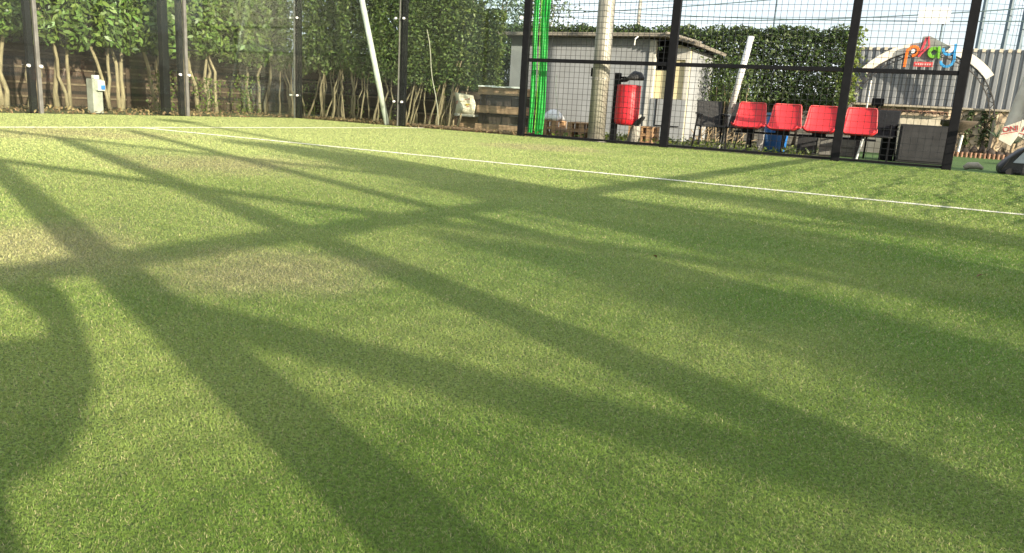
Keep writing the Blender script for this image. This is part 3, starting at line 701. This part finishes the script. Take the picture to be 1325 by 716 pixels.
for k in range(7):
    a = k/6; mb.tube([(5.12+a*.28, 1.02, .31), (5.14+a*.26, 1.2, .36+.07*math.sin(a*3.1)), (5.12+a*.28, 1.4, .31)], [.03, .07, .03], 10)
tag(mb.build('plastic_sack', M['plastic_white'], None, smooth=True), 'crumpled white plastic sack on the first pale pallet stack', 'sack')

# ------------------------------------------------------------------ green pleated strips with white pole
gs = empty('green_awning', (5.2, .3, 0)); tag(gs, 'two tall bright green pleated strips hanging beside the mesh post', 'awning')
def pleat(x0, x1, y, z0, z1, folds, m, name):
    mb = MB(); n = folds*6; pts = []
    for i in range(n+1):
        u = i/n; pts.append((x0+(x1-x0)*u, y + .006*math.sin(u*folds*2*math.pi) + .002*math.sin(u*31)))
    nz3 = 16
    for k in range(nz3+1):
        z = z0+(z1-z0)*k/nz3; w_ = 1 + .10*math.sin(z*3.1) ; c = (x0+x1)/2
        for p in pts: mb.v.append((c+(p[0]-c)*w_+.012*math.sin(z*2.2), p[1]+.008*math.sin(z*6+p[0]*40), z))
    m_ = len(pts); base = (nz3+1)*m_
    for k in range(nz3+1):
        for i in range(m_): v = mb.v[k*m_+i]; mb.v.append((v[0], v[1]+.012, v[2]))
    for k in range(nz3):
        for i in range(m_-1):
            a = k*m_+i; mb.f.append((a, a+1, a+m_+1, a+m_)); b = base+a; mb.f.append((b+m_, b+m_+1, b+1, b))
        for i in (0, m_-1): a = k*m_+i; mb.f.append((a, a+m_, base+a+m_, base+a))
    return mb.build(name, M[m], gs, smooth=True)
pleat(5.185, 5.275, .30, .06, 3.9, 2, 'green', 'green_strip'); pleat(5.165, 5.18, .33, .03, 3.9, 1, 'green2', 'edge_strap')
pleat(5.325, 5.475, .32, .03, 3.9, 3, 'green', 'green_strip'); pleat(5.310, 5.323, .30, .10, 3.9, 1, 'green2', 'edge_strap')
wp = tag(MB().tube([(5.27, .50, .72), (5.28, .50, 3.9)], .026, 10).build('white_pole', M['white'], None), 'thin white pole standing between the green strips', 'pole')
tag(MB().tube([(5.64, .62, .35), (5.56, .60, .8), (5.55, .60, 1.1)], .014, 6).build('white_rope', M['white'], None), 'thin white rope hanging right of the green strips', 'rope')

# ------------------------------------------------------------------ seats
bench = empty('seat_bench', (9.8, 1.0, 0)); tag(bench, 'row bench of four red plastic shell seats on a dark steel beam', 'bench')
def shell(x, parent):
    """moulded shell: profile swept across the width with raised rims"""
    prof = [(-.22, .415), (-.20, .395), (-.12, .385), (.02, .375), (.12, .385), (.175, .42), (.205, .50), (.225, .60), (.245, .70), (.262, .775), (.268, .80), (.272, .805)]
    mb = MB(); nx = 14
    for j, (y, z) in enumerate(prof):
        f = j/(len(prof)-1)
        hw = .258 if f < .45 else .258 - .065*((f-.45)/.55)
        if f > .9: hw -= .02*(f-.9)*10
        if j == 0: hw -= .02
        for i in range(nx+1):
            u = i/nx*2-1; rim = max(0, abs(u)-.72)/.28
            mb.v.append((x+u*hw, 1.0 + y - .0*rim - (.055*u*u if f > .45 else 0), z + (.05*rim**1.6 if f <= .5 else 0) + .012*(1-f)*u*u))
    k = nx+1; base = len(mb.v)
    for v in list(mb.v): mb.v.append((v[0], v[1]+.010, v[2]-.008))
    for j in range(len(prof)-1):
        for i in range(nx):
            a = j*k+i; mb.f.append((a, a+1, a+k+1, a+k)); b = base+a; mb.f.append((b+k, b+k+1, b+1, b))
    for j in range(len(prof)-1):
        for i in (0, nx): a = j*k+i; mb.f.append((a, a+k, base+a+k, base+a))
    for j in (0, len(prof)-1):
        for i in range(nx): a = j*k+i; mb.f.append((a, a+1, base+a+1, base+a))
    s = mb.build('seat', M['redseat'], parent, smooth=True)
    edge = []
    for j in range(3, len(prof)): edge.append(mb.v[j*k])
    for i in range(1, nx): edge.append(mb.v[(len(prof)-1)*k+i])
    for j in range(len(prof)-1, 2, -1): edge.append(mb.v[j*k+nx])
    MB().tube(edge, .009, 6).build('rim', M['rededge'], s, smooth=True)
    MB().box(x-.10, 1.0-.08, .335, x+.10, 1.0+.08, .372).build('bracket', M['black'], s)
    return s
seat_x = [8.92, 9.48, 10.04, 10.61]
for x in seat_x: shell(x, bench)
MB().box(8.70, .97, .30, 10.88, 1.03, .335).build('beam', M['black'], bench, bevel=.004)
for x in (8.95, 9.5, 10.3, 10.62):
    lg = MB(); lg.box(x-.02, .98, .015, x+.02, 1.02, .30); lg.box(x-.025, .75, 0, x+.025, 1.25, .03); lg.build('leg', M['black'], bench)
for k in range(6):
    x = 8.8+k*.38; MB().bar((x, .85, .30), (x-.03, .80, 0), .018).build('brace', M['black'], bench) if k in (0, 2, 4) else None

def armchair(x, y, rz, label, hback=.62):
    r0 = empty('garden_chair', (x, y, 0), rz)
    W = Matrix.Translation((x, y, 0)) @ Matrix.Rotation(rz, 4, 'Z')
    def bd(mb, nme, m, **k): mb.v = [tuple(W @ Vector(p)) for p in mb.v]; return mb.build(nme, M[m], r0, **k)
    bd(MB().box(-.22, -.22, .36, .22, .20, .385), 'seat', 'darkpanel', bevel=.01)
    bd(MB().bar((-.0, .20, .38), (0, .30, .80), .44, .02, (0, 1, 0)), 'backrest', 'darkpanel', bevel=.01)
    for sx in (-1, 1):
        bd(MB().bar((sx*.23, -.20, 0), (sx*.21, -.18, .56), .026), 'leg', 'black')
        bd(MB().bar((sx*.24, .26, 0), (sx*.21, .18, .56), .026), 'leg', 'black')
        bd(MB().bar((sx*.225, -.22, .56), (sx*.225, .24, .58), .04, .02), 'armrest', 'black')
    return tag(r0, label, 'chair', 'black garden chairs')
armchair(8.30, 1.05, R(25), 'black garden armchair left of the white leaning pole')
tag(MB().box(8.42, 1.42, .34, 8.86, 1.47, .66).build('black_board', M['darkpanel'], None, bevel=.01), 'black board hanging behind the first red seat', 'board') if False else None
armchair(8.68, 1.42, R(8), 'black chair mostly hidden left of the first red seat')
armchair(10.88, 1.55, R(-12), 'black chair with woven back behind the fourth red seat')
bb = empty('blue_barrel', (9.2, 1.9, 0)); tag(bb, 'blue plastic barrel with pale blue lid behind the red seats', 'barrel')
MB().tube([(9.25, 1.9, .0), (9.25, 1.9, .04), (9.25, 1.9, .3), (9.25, 1.9, .58), (9.25, 1.9, .62)], [.17, .19, .21, .19, .17], 20).build('drum', M['blue'], bb, smooth=True)
MB().tube([(9.25, 1.9, .62), (9.25, 1.9, .66)], .20, 20).build('lid', M['bluelight'], bb)
for i, (x, w_) in enumerate([(9.62, .30), (9.98, .62)]):
    tag(MB().box(x, 1.95, 0, x+w_, 2.25, .33).build('concrete_block', M['concrete_dark'] if i else M['darkgrey'], None, bevel=.008), ['small dark crate under the second red seat', 'long grey block under the third red seat'][i], 'block')
ws = tag(MB().box(8.98, 1.7, 0, 9.08, 1.8, .33).build('white_stake', M['white'], None), 'short white stake under the first red seat', 'stake')
tag(MB().tube([(10.66, .45, 0), (10.72, .45, .34)], .016, 8).build('thin_white_post', M['white'], None), 'thin white stake below the fourth red seat', 'stake')
tag(MB().tube([(10.55, 3.5, .2), (10.56, 3.5, 1.35)], .014, 8).build('thin_cane', M['white'], None), 'thin pale cane rising above the fourth red seat', 'cane')

# dark boxes right of the seats
db = empty('dark_cabinet', (11.5, 1.6, 0)); tag(db, 'dark grey mesh-fronted cabinet beside the right mesh post', 'cabinet')
MB().box(11.18, 1.5, 0, 11.95, 2.1, .60).build('body', M['darkpanel'], db, bevel=.012)
MB().box(11.22, 1.485, .04, 11.91, 1.499, .57).build('front_panel', M['darkgrey'], db)
db2 = empty('planter_box', (11.0, 1.8, 0)); tag(db2, 'narrow black box between the last chair and the cabinet', 'box')
MB().box(10.93, 1.75, 0, 11.14, 2.1, .50).build('body', M['black'], db2, bevel=.01)
MB().box(10.90, 1.72, .50, 11.16, 2.13, .53).build('lid', M['darkpanel'], db2, bevel=.006)
tag(MB().box(11.02, 1.85, .53, 11.09, 1.92, .66).build('black_bottle', M['black'], None, bevel=.02), 'small black canister standing on the narrow black box', 'canister')

# ------------------------------------------------------------------ tiled low wall, stone wall, basin
cw = empty('tiled_wall', (11.2, 5.5, 0)); tag(cw, 'low cream wall capped with terracotta roof tiles', 'wall')
MB().box(10.15, 5.5, 0, 11.85, 5.7, .80).build('wall', M['cream'], cw)
MB().box(10.10, 5.40, .86, 11.95, 5.9, .90).build('tile_bed', M['terracotta'], cw)
for k in range(15):
    x = 10.16+k*.125; r = .052; mb = MB(); n = 10
    for yy, rr_ in ((5.34, r), (5.88, r*.85)):
        for i in range(n+1): a = math.pi*i/n; mb.v.append((x+r*math.cos(a), yy, .835+rr_*1.25*math.sin(a)))
        for i in range(n+1): a = math.pi*i/n; mb.v.append((x+(r-.014)*math.cos(a), yy, .835+(rr_-.014)*1.25*math.sin(a)))
    m_ = n+1
    for i in range(n):
        mb.f += [(i, i+1, 2*m_+i+1, 2*m_+i), (m_+i+1, m_+i, 3*m_+i, 3*m_+i+1), (i+1, i, m_+i, m_+i+1)]
    mb.build('roof_tile', M['terracotta'], cw, smooth=False)
fl = empty('floodlight', (10.62, 5.3, .95)); tag(fl, 'small black floodlight sitting on the tiled wall', 'floodlight')
MB().box(10.55, 5.25, .95, 10.78, 5.42, 1.10).build('housing', M['black'], fl, bevel=.012); MB().box(10.64, 5.32, .90, 10.69, 5.36, .95).build('bracket', M['black'], fl)
sw = empty('stone_wall', (12.5, 9, 0)); tag(sw, 'rough crazy-paved stone wall behind the garden basin', 'wall')
mb = MB(); nx, nz4 = 40, 12; rr = random.Random(9)
for j in range(nz4+1):
    for i in range(nx+1): mb.v.append((11.6+4.0*i/nx, 8.95+rr.uniform(-.03, .03), 1.06*j/nz4))
for j in range(nz4):
    for i in range(nx): a = j*(nx+1)+i; mb.f.append((a, a+1, a+nx+2, a+nx+1))
mb.build('face', M['stone'], sw); MB().box(9.9, 9.0, 0, 15.6, 9.2, 1.04).build('core', M['stone'], sw)
MB().box(9.9, 8.88, 1.04, 15.6, 9.22, 1.09).build('coping', M['rock'], sw, bevel=.01)
for k, (x, w_) in enumerate([(12.55, .16), (12.86, .22), (13.02, .10)]):
    r0 = empty('climbing_plant', (x, 8.9, 0)); stem(r0, (x, 8.9, 0), (x+.05, 8.88, .95), .03, .015, 900+k, 'bark_dark')
    n_ = 190; Pp = np.stack([rg.normal(x, w_/4, n_), rg.normal(8.88, .03, n_), rg.uniform(.25, 1.02, n_)], 1)
    npmesh('foliage', leaves(Pp, rg.normal(0, 1, (n_, 3)), .07, rg), 6, [M['leaf3']], r0)
    tag(r0, ['dark creeper on the stone wall right of the basin', 'widest dark creeper on the stone wall', 'thin creeper on the stone wall nearest the umbrella'][k], 'creeper', 'creepers on the stone wall')
ba = empty('stone_basin', (12.28, 7.9, 0)); tag(ba, 'dark stone basin on a pedestal in front of the stone wall', 'basin')
MB().tube([(12.26, 7.9, .52), (12.26, 7.9, .56), (12.26, 7.9, .68), (12.26, 7.9, .74), (12.26, 7.9, .78)], [.12, .18, .34, .40, .41], 24).build('bowl', M['bark_dark'], ba, smooth=True)
MB().tube([(12.26, 7.9, 0), (12.26, 7.9, .1), (12.26, 7.9, .3), (12.26, 7.9, .52)], [.13, .07, .055, .08], 14).build('pedestal', M['bark_dark'], ba, smooth=True)
tag(MB().tube([(12.34, 7.2, .02), (12.37, 7.2, .46)], .026, 8).build('white_pipe', M['white'], None), 'short white pipe standing under the basin', 'pipe')
ed = empty('picket_edging', (12.8, 7.0, 0)); tag(ed, 'low scalloped brick edging along the outer lawn', 'edging')
for k in range(30): MB().tube([(11.9+k*.085, 7.0, 0), (11.9+k*.085, 7.0, .11)], .032, 8).build('scallop', M['terracotta'], ed)
rb = MB()
for k in range(9):
    x = 12.4+k*.16; rb.tube([(x, 7.5, .02), (x+.1, 7.5, .14+.06*math.sin(k)), (x+.22, 7.5, .05)], [.05, .09, .05], 7)
tag(rb.build('rock_border', M['shade_soil'], None, smooth=True), 'dark mound of soil and stones at the foot of the stone wall', 'rockery')
ti = 0
for (x, y, h_, n_) in [(13.05, 7.6, .9, 420), (13.35, 7.2, .7, 350)]:
    r0 = empty('yucca_plant', (x, y, 0)); stem(r0, (x, y, 0), (x, y, h_*.5), .04, .03, 950+ti, 'bark')
    mb = MB()
    for k in range(38):
        a = random.uniform(0, 6.28); e = random.uniform(.1, 1.4); L = random.uniform(.3, .5); d_ = Vector((math.cos(a)*math.cos(e), math.sin(a)*math.cos(e), math.sin(e)))
        p0 = Vector((x, y, h_*.5)); s_ = Vector((-d_.y, d_.x, 0))*.012; p1 = p0+d_*L*.6; p2 = p0+d_*L+Vector((0, 0, -.08)); mb.quad(p0-s_, p0+s_, p1+s_, p1-s_); mb.quad(p1-s_, p1+s_, p2)
    mb.build('leaves', M['leafpale'], r0); tag(r0, ['spiky pale plant left of the closed umbrella foot', 'smaller spiky plant beneath the closed umbrella'][ti], 'plant'); ti += 1

# ------------------------------------------------------------------ corrugated fence
cf = empty('corrugated_fence', (12, 9.4, 0)); tag(cf, 'tall grey corrugated metal fence behind the arch sign', 'fence')
mb = MB(); x = 9.6; per = .175; pts = []
while x < 17:
    pts += [(x, 9.40), (x+.07, 9.40), (x+.10, 9.455), (x+.145, 9.455)]; x += per
for z in (1.02, 2.47):
    for p in pts: mb.v.append((p[0], p[1], z))
for z in (1.02, 2.47):
    for p in pts: mb.v.append((p[0], p[1]+.006, z))
k = len(pts)
for i in range(k-1): mb.f += [(i, i+1, k+i+1, k+i), (3*k+i, 3*k+i+1, 2*k+i+1, 2*k+i)]; mb.f += [(k+i, k+i+1, 3*k+i+1, 3*k+i)]
mb.build('sheets', M['corr'], cf)
x = 9.6
while x < 17: MB().box(x, 9.36, 2.40, x+.075, 9.395, 2.475).build('ridge_cap', M['cream'], cf); x += per
MB().box(9.6, 9.47, 2.40, 17, 9.53, 2.47).build('rail', M['truss'], cf)
for x in (9.7, 11.6, 13.5, 15.4): MB().box(x, 9.47, 0, x+.08, 9.55, 2.4).build('post', M['truss'], cf)

# ------------------------------------------------------------------ arch sign
ar = empty('arch_sign', (11.5, 8.8, 0)); tag(ar, 'curved white arch carrying four coloured letters over a dark truss', 'sign')
# circle through left end, crown and right end (x, z)
cxA, czA, rA = 11.44, .74, 1.80
def arc(r0, r1, a0, a1, y0, y1, n=28):
    mb = MB()
    for i in range(n+1):
        a = R(a0+(a1-a0)*i/n)
        for r, y in ((r0, y0), (r1, y0), (r1, y1), (r0, y1)): mb.v.append((cxA+r*math.cos(a), y, czA+r*math.sin(a)))
    for i in range(n):
        b = i*4
        for q in range(4): mb.f.append((b+q, b+(q+1) % 4, b+4+(q+1) % 4, b+4+q))
    mb.f += [(0, 1, 2, 3), (n*4+3, n*4+2, n*4+1, n*4)]
    return mb
arc(1.62, 1.80, 38, 140, 8.72, 8.80).build('band', M['archwhite'], ar)
arc(1.585, 1.61, 5, 175, 8.75, 8.80).build('truss_tube', M['truss'], ar); arc(1.49, 1.51, 5, 175, 8.75, 8.80).build('truss_tube', M['truss'], ar)
for k in range(46):
    a = R(6+k*3.7); b = R(6+(k+1)*3.7); r1, r2 = (1.60, 1.50) if k % 2 else (1.50, 1.60)
    MB().bar((cxA+r1*math.cos(a), 8.775, czA+r1*math.sin(a)), (cxA+r2*math.cos(b), 8.775, czA+r2*math.sin(b)), .018).build('lattice', M['truss'], ar)
MB().bar((cxA-1.6, 8.78, 0), (cxA-1.6, 8.78, czA+.1), .06).build('foot', M['truss'], ar); MB().bar((cxA+1.6, 8.78, 0), (cxA+1.6, 8.78, czA+.1), .06).build('foot', M['truss'], ar)
def stroke(pts, w_, m, nme='letter', y=8.62, dpt=.05):
    mb = MB()
    for a, b in zip(pts[:-1], pts[1:]): 
        a = Vector((a[0], y, a[1])); b = Vector((b[0], y, b[1])); t = (b-a).normalized(); mb.bar(a-t*w_*.3, b+t*w_*.3, w_, dpt, (0, 1, 0)); y += .0015
    return mb.build(nme, M[m], ar, bevel=.006)
def cir(cx_, cz_, r, a0, a1, n=12, sx=1): return [(cx_+sx*r*math.cos(R(a0+(a1-a0)*i/n)), cz_+r*math.sin(R(a0+(a1-a0)*i/n))) for i in range(n+1)]
# p
stroke([(10.99, 1.97), (11.00, 2.34)] + cir(11.13, 2.32, .105, 150, -90, 10), .062, 'orange')
MB().tube([(11.12, 8.60, 2.32), (11.12, 8.66, 2.32)], .045, 14).build('dot', M['plastic_white'], ar)
# l
stroke([(11.27, 2.22), (11.36, 2.62)], .055, 'crimson'); stroke([(11.25, 2.20), (11.44, 2.44), (11.40, 2.64)], .040, 'crimson', y=8.60)
# a
stroke(cir(11.56, 2.30, .095, 30, 350, 14), .072, 'lime'); stroke([(11.65, 2.42), (11.68, 2.18)], .055, 'lime', y=8.60)
# y
stroke(cir(11.86, 2.38, .12, 180, 350, 9), .055, 'sky'); stroke([(11.98, 2.48), (12.00, 2.12)] + cir(11.86, 2.12, .13, 0, -170, 9), .055, 'sky', y=8.60)
MB().prism([(11.24, 2.10), (11.56, 2.10), (11.90, 2.44), (11.42, 2.68), (11.28, 2.66)], 'y', 8.68, 8.71).build('back_plate', M['grey'], ar)
MB().box(11.18, 8.58, 1.97, 11.58, 8.62, 2.08).build('red_plate', M['plate'], ar, bevel=.006)
pt = MB()
for k in range(7): pt.box(11.22+k*.048, 8.572, 2.005, 11.25+k*.048, 8.579, 2.045)
pt.build('plate_lettering', M['platelt'], ar)

# ------------------------------------------------------------------ closed umbrella
um = empty('closed_umbrella', (13.25, 4.2, 0)); tag(um, 'closed cream canvas parasol with red lettering at the right edge', 'umbrella')
MB().tube([(13.25, 4.2, 0), (13.25, 4.2, 2.9)], .03, 12).build('pole', M['truss'], um)
mb = MB(); nA, nZ = 64, 22
for j in range(nZ+1):
    f = j/nZ; z = 2.75 - f*2.25; r = .05 + .43*f**.9
    for i in range(nA):
        a = 2*math.pi*i/nA; fold = .55 + .45*abs(math.cos(a*3.5))**.7; low = -.16*abs(math.sin(a*3.5))*f**6
        mb.v.append((13.25+r*fold*math.cos(a), 4.2+r*fold*math.sin(a), z - low*0 + .18*f**8*math.sin(a*3.5)**2))
for j in range(nZ):
    for i in range(nA): a = j*nA+i; b = j*nA+(i+1) % nA; mb.f.append((a, b, b+nA, a+nA))
cv = mb.build('canopy', M['canvas'], um, smooth=True)
so2 = cv.modifiers.new('thick', 'SOLIDIFY'); so2.thickness = .006
MB().tube([(13.25, 4.2, 2.72), (13.25, 4.2, 2.85)], .05, 12).build('cap', M['canvas'], um)
def text(body, size, loc, rot, m, name, parent):
    cu = bpy.data.curves.new(name, 'FONT'); cu.body = body; cu.size = size; cu.extrude = .002
    o = bpy.data.objects.new(name, cu); col.objects.link(o); o.rotation_euler = rot; o.location = loc; cu.materials.append(M[m])
    bpy.context.view_layer.update(); dg = bpy.context.evaluated_depsgraph_get()
    me = bpy.data.meshes.new_from_object(o.evaluated_get(dg)); me.materials.clear(); me.materials.append(M[m])
    o2 = bpy.data.objects.new(name, me); col.objects.link(o2); o2.matrix_world = o.matrix_world.copy(); mw = o.matrix_world.copy()
    bpy.data.objects.remove(o); o2.parent = parent
    if parent.type == 'EMPTY': o2.matrix_parent_inverse = (Matrix.Translation(parent.location) @ Matrix.Rotation(parent.rotation_euler.z, 4, 'Z')).inverted()
    return o2
# loose flaps of the valance with lettering
def flap(pts, nme='flap'):
    return MB().prism(pts, 'y', 3.76, 3.772).build(nme, M['canvas'], um, bevel=.003)
f1 = flap([(12.78, .66), (13.02, .78), (13.02, .52), (12.94, .34), (12.74, .44)]); f2 = flap([(13.03, .80), (13.30, .70), (13.34, .50), (13.22, .42), (13.02, .52)])
text('ONI', .13, (12.78, 3.752, .565), (R(90), R(-12), 0), 'redtext', 'lettering', um)
text('PE', .145, (13.05, 3.752, .60), (R(90), R(16), 0), 'redtext', 'lettering', um)
for k, (a, b) in enumerate([((12.76, .53), (13.01, .60)), ((13.03, .57), (13.31, .50))]): MB().bar((a[0], 3.755, a[1]), (b[0], 3.755, b[1]), .012, .004, (0, 1, 0)).build('trim', M['redtext'], um)
MB().box(12.95, 3.95, 0, 13.55, 4.45, .10).build('base', M['concrete'], um, bevel=.02)

# ------------------------------------------------------------------ bag by the door
bg_ = empty('sports_bag', (12.85, .35, 0)); tag(bg_, 'black rounded bag with grey mesh panel at the right edge', 'bag')
mb = MB().prism([(12.50, .0), (12.48, .10), (12.56, .20), (12.70, .34), (12.86, .42), (13.15, .44), (13.30, .35), (13.30, 0)], 'y', .20, .58)
mb.build('body', M['bag'], bg_, bevel=.03)
MB().prism([(12.64, .16), (12.74, .31), (12.83, .35), (12.80, .16)], 'y', .185, .198).build('mesh_window', M['bagpanel'], bg_)
MB().prism([(12.86, .18), (12.89, .37), (13.06, .39), (13.06, .18)], 'y', .185, .198).build('mesh_window', M['bagpanel'], bg_)
MB().tube([(12.51, .18, .05), (12.60, .17, .22), (12.78, .17, .385), (13.00, .17, .42)], .012, 8).build('piping', M['darkgrey'], bg_, smooth=True)
MB().tube([(12.62, .14, .035), (12.62, .19, .035)], .05, 14).build('wheel', M['dark'], bg_)
mb = MB(); mb.tube([(12.10, .62, .02), (12.15, .62, .06), (12.26, .62, .07), (12.34, .62, .03)], [.03, .05, .05, .02], 8)
tag(mb.build('shoe', M['rock'], None, smooth=True), 'pale crumpled shoe lying beside the black bag', 'shoe')
cone = empty('equipment', (0,0,0)); bpy.data.objects.remove(cone)

# ------------------------------------------------------------------ far masts, sky lines, panel standing in for a reflection
mi = 0
for (x, z) in [(13.3, 12), (14.2, 12), (14.72, 12), (15.3, 12)]:
    tag(MB().tube([(x, 25, 0), (x+.02, 25, 12)], [.10, .07], 8).build('net_mast', M['mast'], None), ['leftmost blue-grey mast beyond the corrugated fence', 'second blue-grey mast right of the mesh post', 'third blue-grey mast near the right edge', 'last blue-grey mast at the right edge'][mi], 'mast', 'blue-grey net masts'); mi += 1
nb = MB()
for k in range(26): x = 13.3+k*.16; nb.tube([(x, 25, 12), (x+.25*math.sin(k*.35), 25, 6), (x+.15*math.sin(k*.2), 25, 2.4)], .008, 4)
for k in range(24): nb.tube([(13.3, 25, 2.6+k*.38), (15.4, 25, 2.45+k*.38), (17.4, 25, 2.6+k*.38)], .008, 4)
tag(nb.build('ball_net', M['netting'], None), 'tall drooping ball net strung between the blue-grey masts', 'net')
tag(MB().tube([(-1.2, 25, 0), (-1.15, 25, 9)], [.11, .08], 10).build('thin_mast', M['concrete'], None), 'thin pale mast standing far behind the shed roof', 'mast')
tag(MB().tube([(5.2, 25, 0), (5.22, 25, 9)], [.035, .03], 8).build('far_pole', M['mast'], None), 'very thin far pole over the middle of the clipped hedge', 'pole')
ci = 0
for (z0, z1, x0, x1, sag) in [(6.0, 5.0, -14, 20, .5), (5.5, 6.6, -14, 20, .25), (5.0, 7.4, -14, 20, .6), (5.6, 5.9, -14, 20, .9)]:
    pts = [(x0+(x1-x0)*i/24, 24.5, z0+(z1-z0)*i/24 - sag*4*(i/24)*(1-i/24)) for i in range(25)]
    tag(MB().tube(pts, .022, 5).build('overhead_cable', M['netting'], None), ['lowest overhead cable sagging behind the mesh', 'overhead cable rising gently to the right', 'steepest of the overhead cables', 'most deeply sagging overhead cable'][ci], 'cable', 'overhead cables'); ci += 1
wb = empty('reflection_panel', (11.7, 24, 0)); tag(wb, 'white rectangular panel standing in for a reflection beyond the sign', 'board')
MB().box(10.98, 24, 4.72, 12.12, 24.06, 5.36).build('panel', M['plastic_white'], wb); MB().tube([(11.9, 24.1, 0), (11.9, 24.1, 5.3)], .04, 8).build('post', M['mast'], wb)  # white panel stands in for a reflection; its post is added

# ------------------------------------------------------------------ the near side of the court (behind and right of the camera)
nw = empty('near_court_wall', (13.1, YW, 0)); tag(nw, 'near side court wall of black posts, rails and mesh beside the viewer', 'fence')
for x, h_, w_ in ((13.2, 2.08, .13), (15.0, 3.1, .17), (17.2, 4.0, .11), (19.4, 4.0, .11)):
    MB().box(x-w_/2, YW-.10, 0, x+w_/2, YW-.0, h_).build('post', M['black'], nw)
MB().box(5.0, YW-.07, 2.04, 22.0, YW-.02, 2.11).build('rail', M['black'], nw)
MB().box(5.0, YW-.07, 3.05, 22.0, YW-.02, 3.12).build('rail', M['black'], nw)
MB().box(13.1, YW-.07, .98, 15.0, YW-.02, 1.05).build('rail', M['black'], nw)
MB().box(17.2, YW-.07, .98, 22.0, YW-.02, 1.05).build('rail', M['black'], nw)
mesh_panel(nw, 13.15, 14.95, YW-.05, .05, 2.04, .09, .006)
mesh_panel(nw, 15.05, 21.9, YW-.05, .05, 3.05, .09, .006)

nt_ = empty('court_net', (12.85, -6.1, 0)); tag(nt_, 'black court net with white tape across the middle of the court', 'net')
def fx(y): return 12.35 + (y+12.55)*.081
def fold(y, z): return fx(y) + .05*math.sin(y*3.7)*(1-z*.6) + .03*math.sin(y*8.3+z*3)
mb = MB()
for k in range(20):
    z = .04+k*.047; pts = [(fold(-12.6+i*.1, z), -12.6+i*.1, z + .006*math.sin(i*1.7+k)) for i in range(124)]
    mb.tube(pts, [.0022 + (.0060 if k % 3 == 1 else .0002)*min(1, max(0, (p[1]+8.6)/2.5)) for p in pts], 4)
mb.build('horizontal_cords', M['net'], nt_)
mb = MB()
for k in range(256):
    y = -12.6+k*.048; mb.bar((fold(y, .04), y, .04), (fold(y, .93), y, .93), .002)
mb.build('vertical_cords', M['net'], nt_)
mb = MB()
for k in range(62):
    y = -12.68+k*.2; mb.bar((fx(y), y, .925), (fx(y+.2), y+.2, .925), .03, .065)
mb.build('tape', M['white'], nt_)
for y in (-12.71, -.12): MB().tube([(fx(y), y, 0), (fx(y), y, .98)], .055, 10).build('post', M['black'], nt_)
# unseen bag added on the net post to cast a looped shadow
hb = empty('shadow_bag', (12.4, -12.65, .75)); tag(hb, 'black shoulder bag added on the near net post to cast a shadow', 'bag')
ringp = [(12.42, -12.61+.13*math.cos(a), .83+.13*math.sin(a)) for a in [2*math.pi*i/20 for i in range(21)]]
MB().tube(ringp, [.045+.012*math.sin(i*.9) for i in range(21)], 8).build('strap', M['bag'], hb, smooth=True)
MB().tube([(12.42, -12.86, .72), (12.42, -12.74, .70), (12.42, -12.63, .71), (12.42, -12.55, .73), (12.42, -12.50, .75)], [.05, .085, .09, .06, .03], 12).build('body', M['bag'], hb, smooth=True)
# unseen columnar trees added outside the near wall to shade the turf
ti = 0
for (x, y, wd, h_, n_) in [(22, -13.75, .52, 4.8, 2600), (22, -14.95, .24, 3.5, 900), (27, -14.4, .38, 5.1, 1500)]:
    r0 = empty('shade_cypress', (x, y, 0)); stem(r0, (x, y, 0), (x, y, h_*.8), .08, .03, 970+ti, 'bark_dark', 'trunk')
    zz = rg.uniform(.1, 1, n_)**.9; Pp = np.stack([x+rg.normal(0, .3, n_), y+rg.uniform(-1, 1, n_)*wd*(1.05-zz**5), zz*h_], 1)
    npmesh('crown', leaves(Pp, rg.normal(0, 1, (n_, 3)), .16, rg, elong=1.6), 6, [M['leaf3']], r0)
    tag(r0, ['tall slim cypress added out of view to shade the turf', 'shortest slim cypress added out of view to shade the turf', 'farthest slim cypress added out of view to shade the turf'][ti], 'tree', 'unseen cypresses added to shade the turf'); ti += 1
dm = empty('tall_floodlight_mast', (21.0, YW-.3, 0)); tag(dm, 'tall thin black floodlight mast outside the near court wall', 'mast')
MB().tube([(21.0, YW-.3, 0), (21.0, YW-.3, 5.6)], .06, 10).build('pole', M['black'], dm); MB().box(20.7, YW-.5, 5.6, 21.3, YW-.2, 5.75).build('lamp_head', M['black'], dm)

# a few fallen leaves on the turf
fl_i = 0
for (x, y) in [(10.53, -9.55), (11.62, -9.0), (6.6, -7.9)]:
    Pf = np.array([[x, y, .012]]); o = npmesh('fallen_leaf', leaves(Pf, np.array([[0, 0, 1.]]), .035, rg, spread=.25), 6, [bpy.data.materials['dry_leaf']])
    tag(o, ['curled dry leaf lying alone in the middle of the turf', 'small dry leaf on the turf near the right edge', 'tiny dry leaf on the turf far left of the middle'][fl_i], 'leaf', 'fallen leaves on the turf'); fl_i += 1
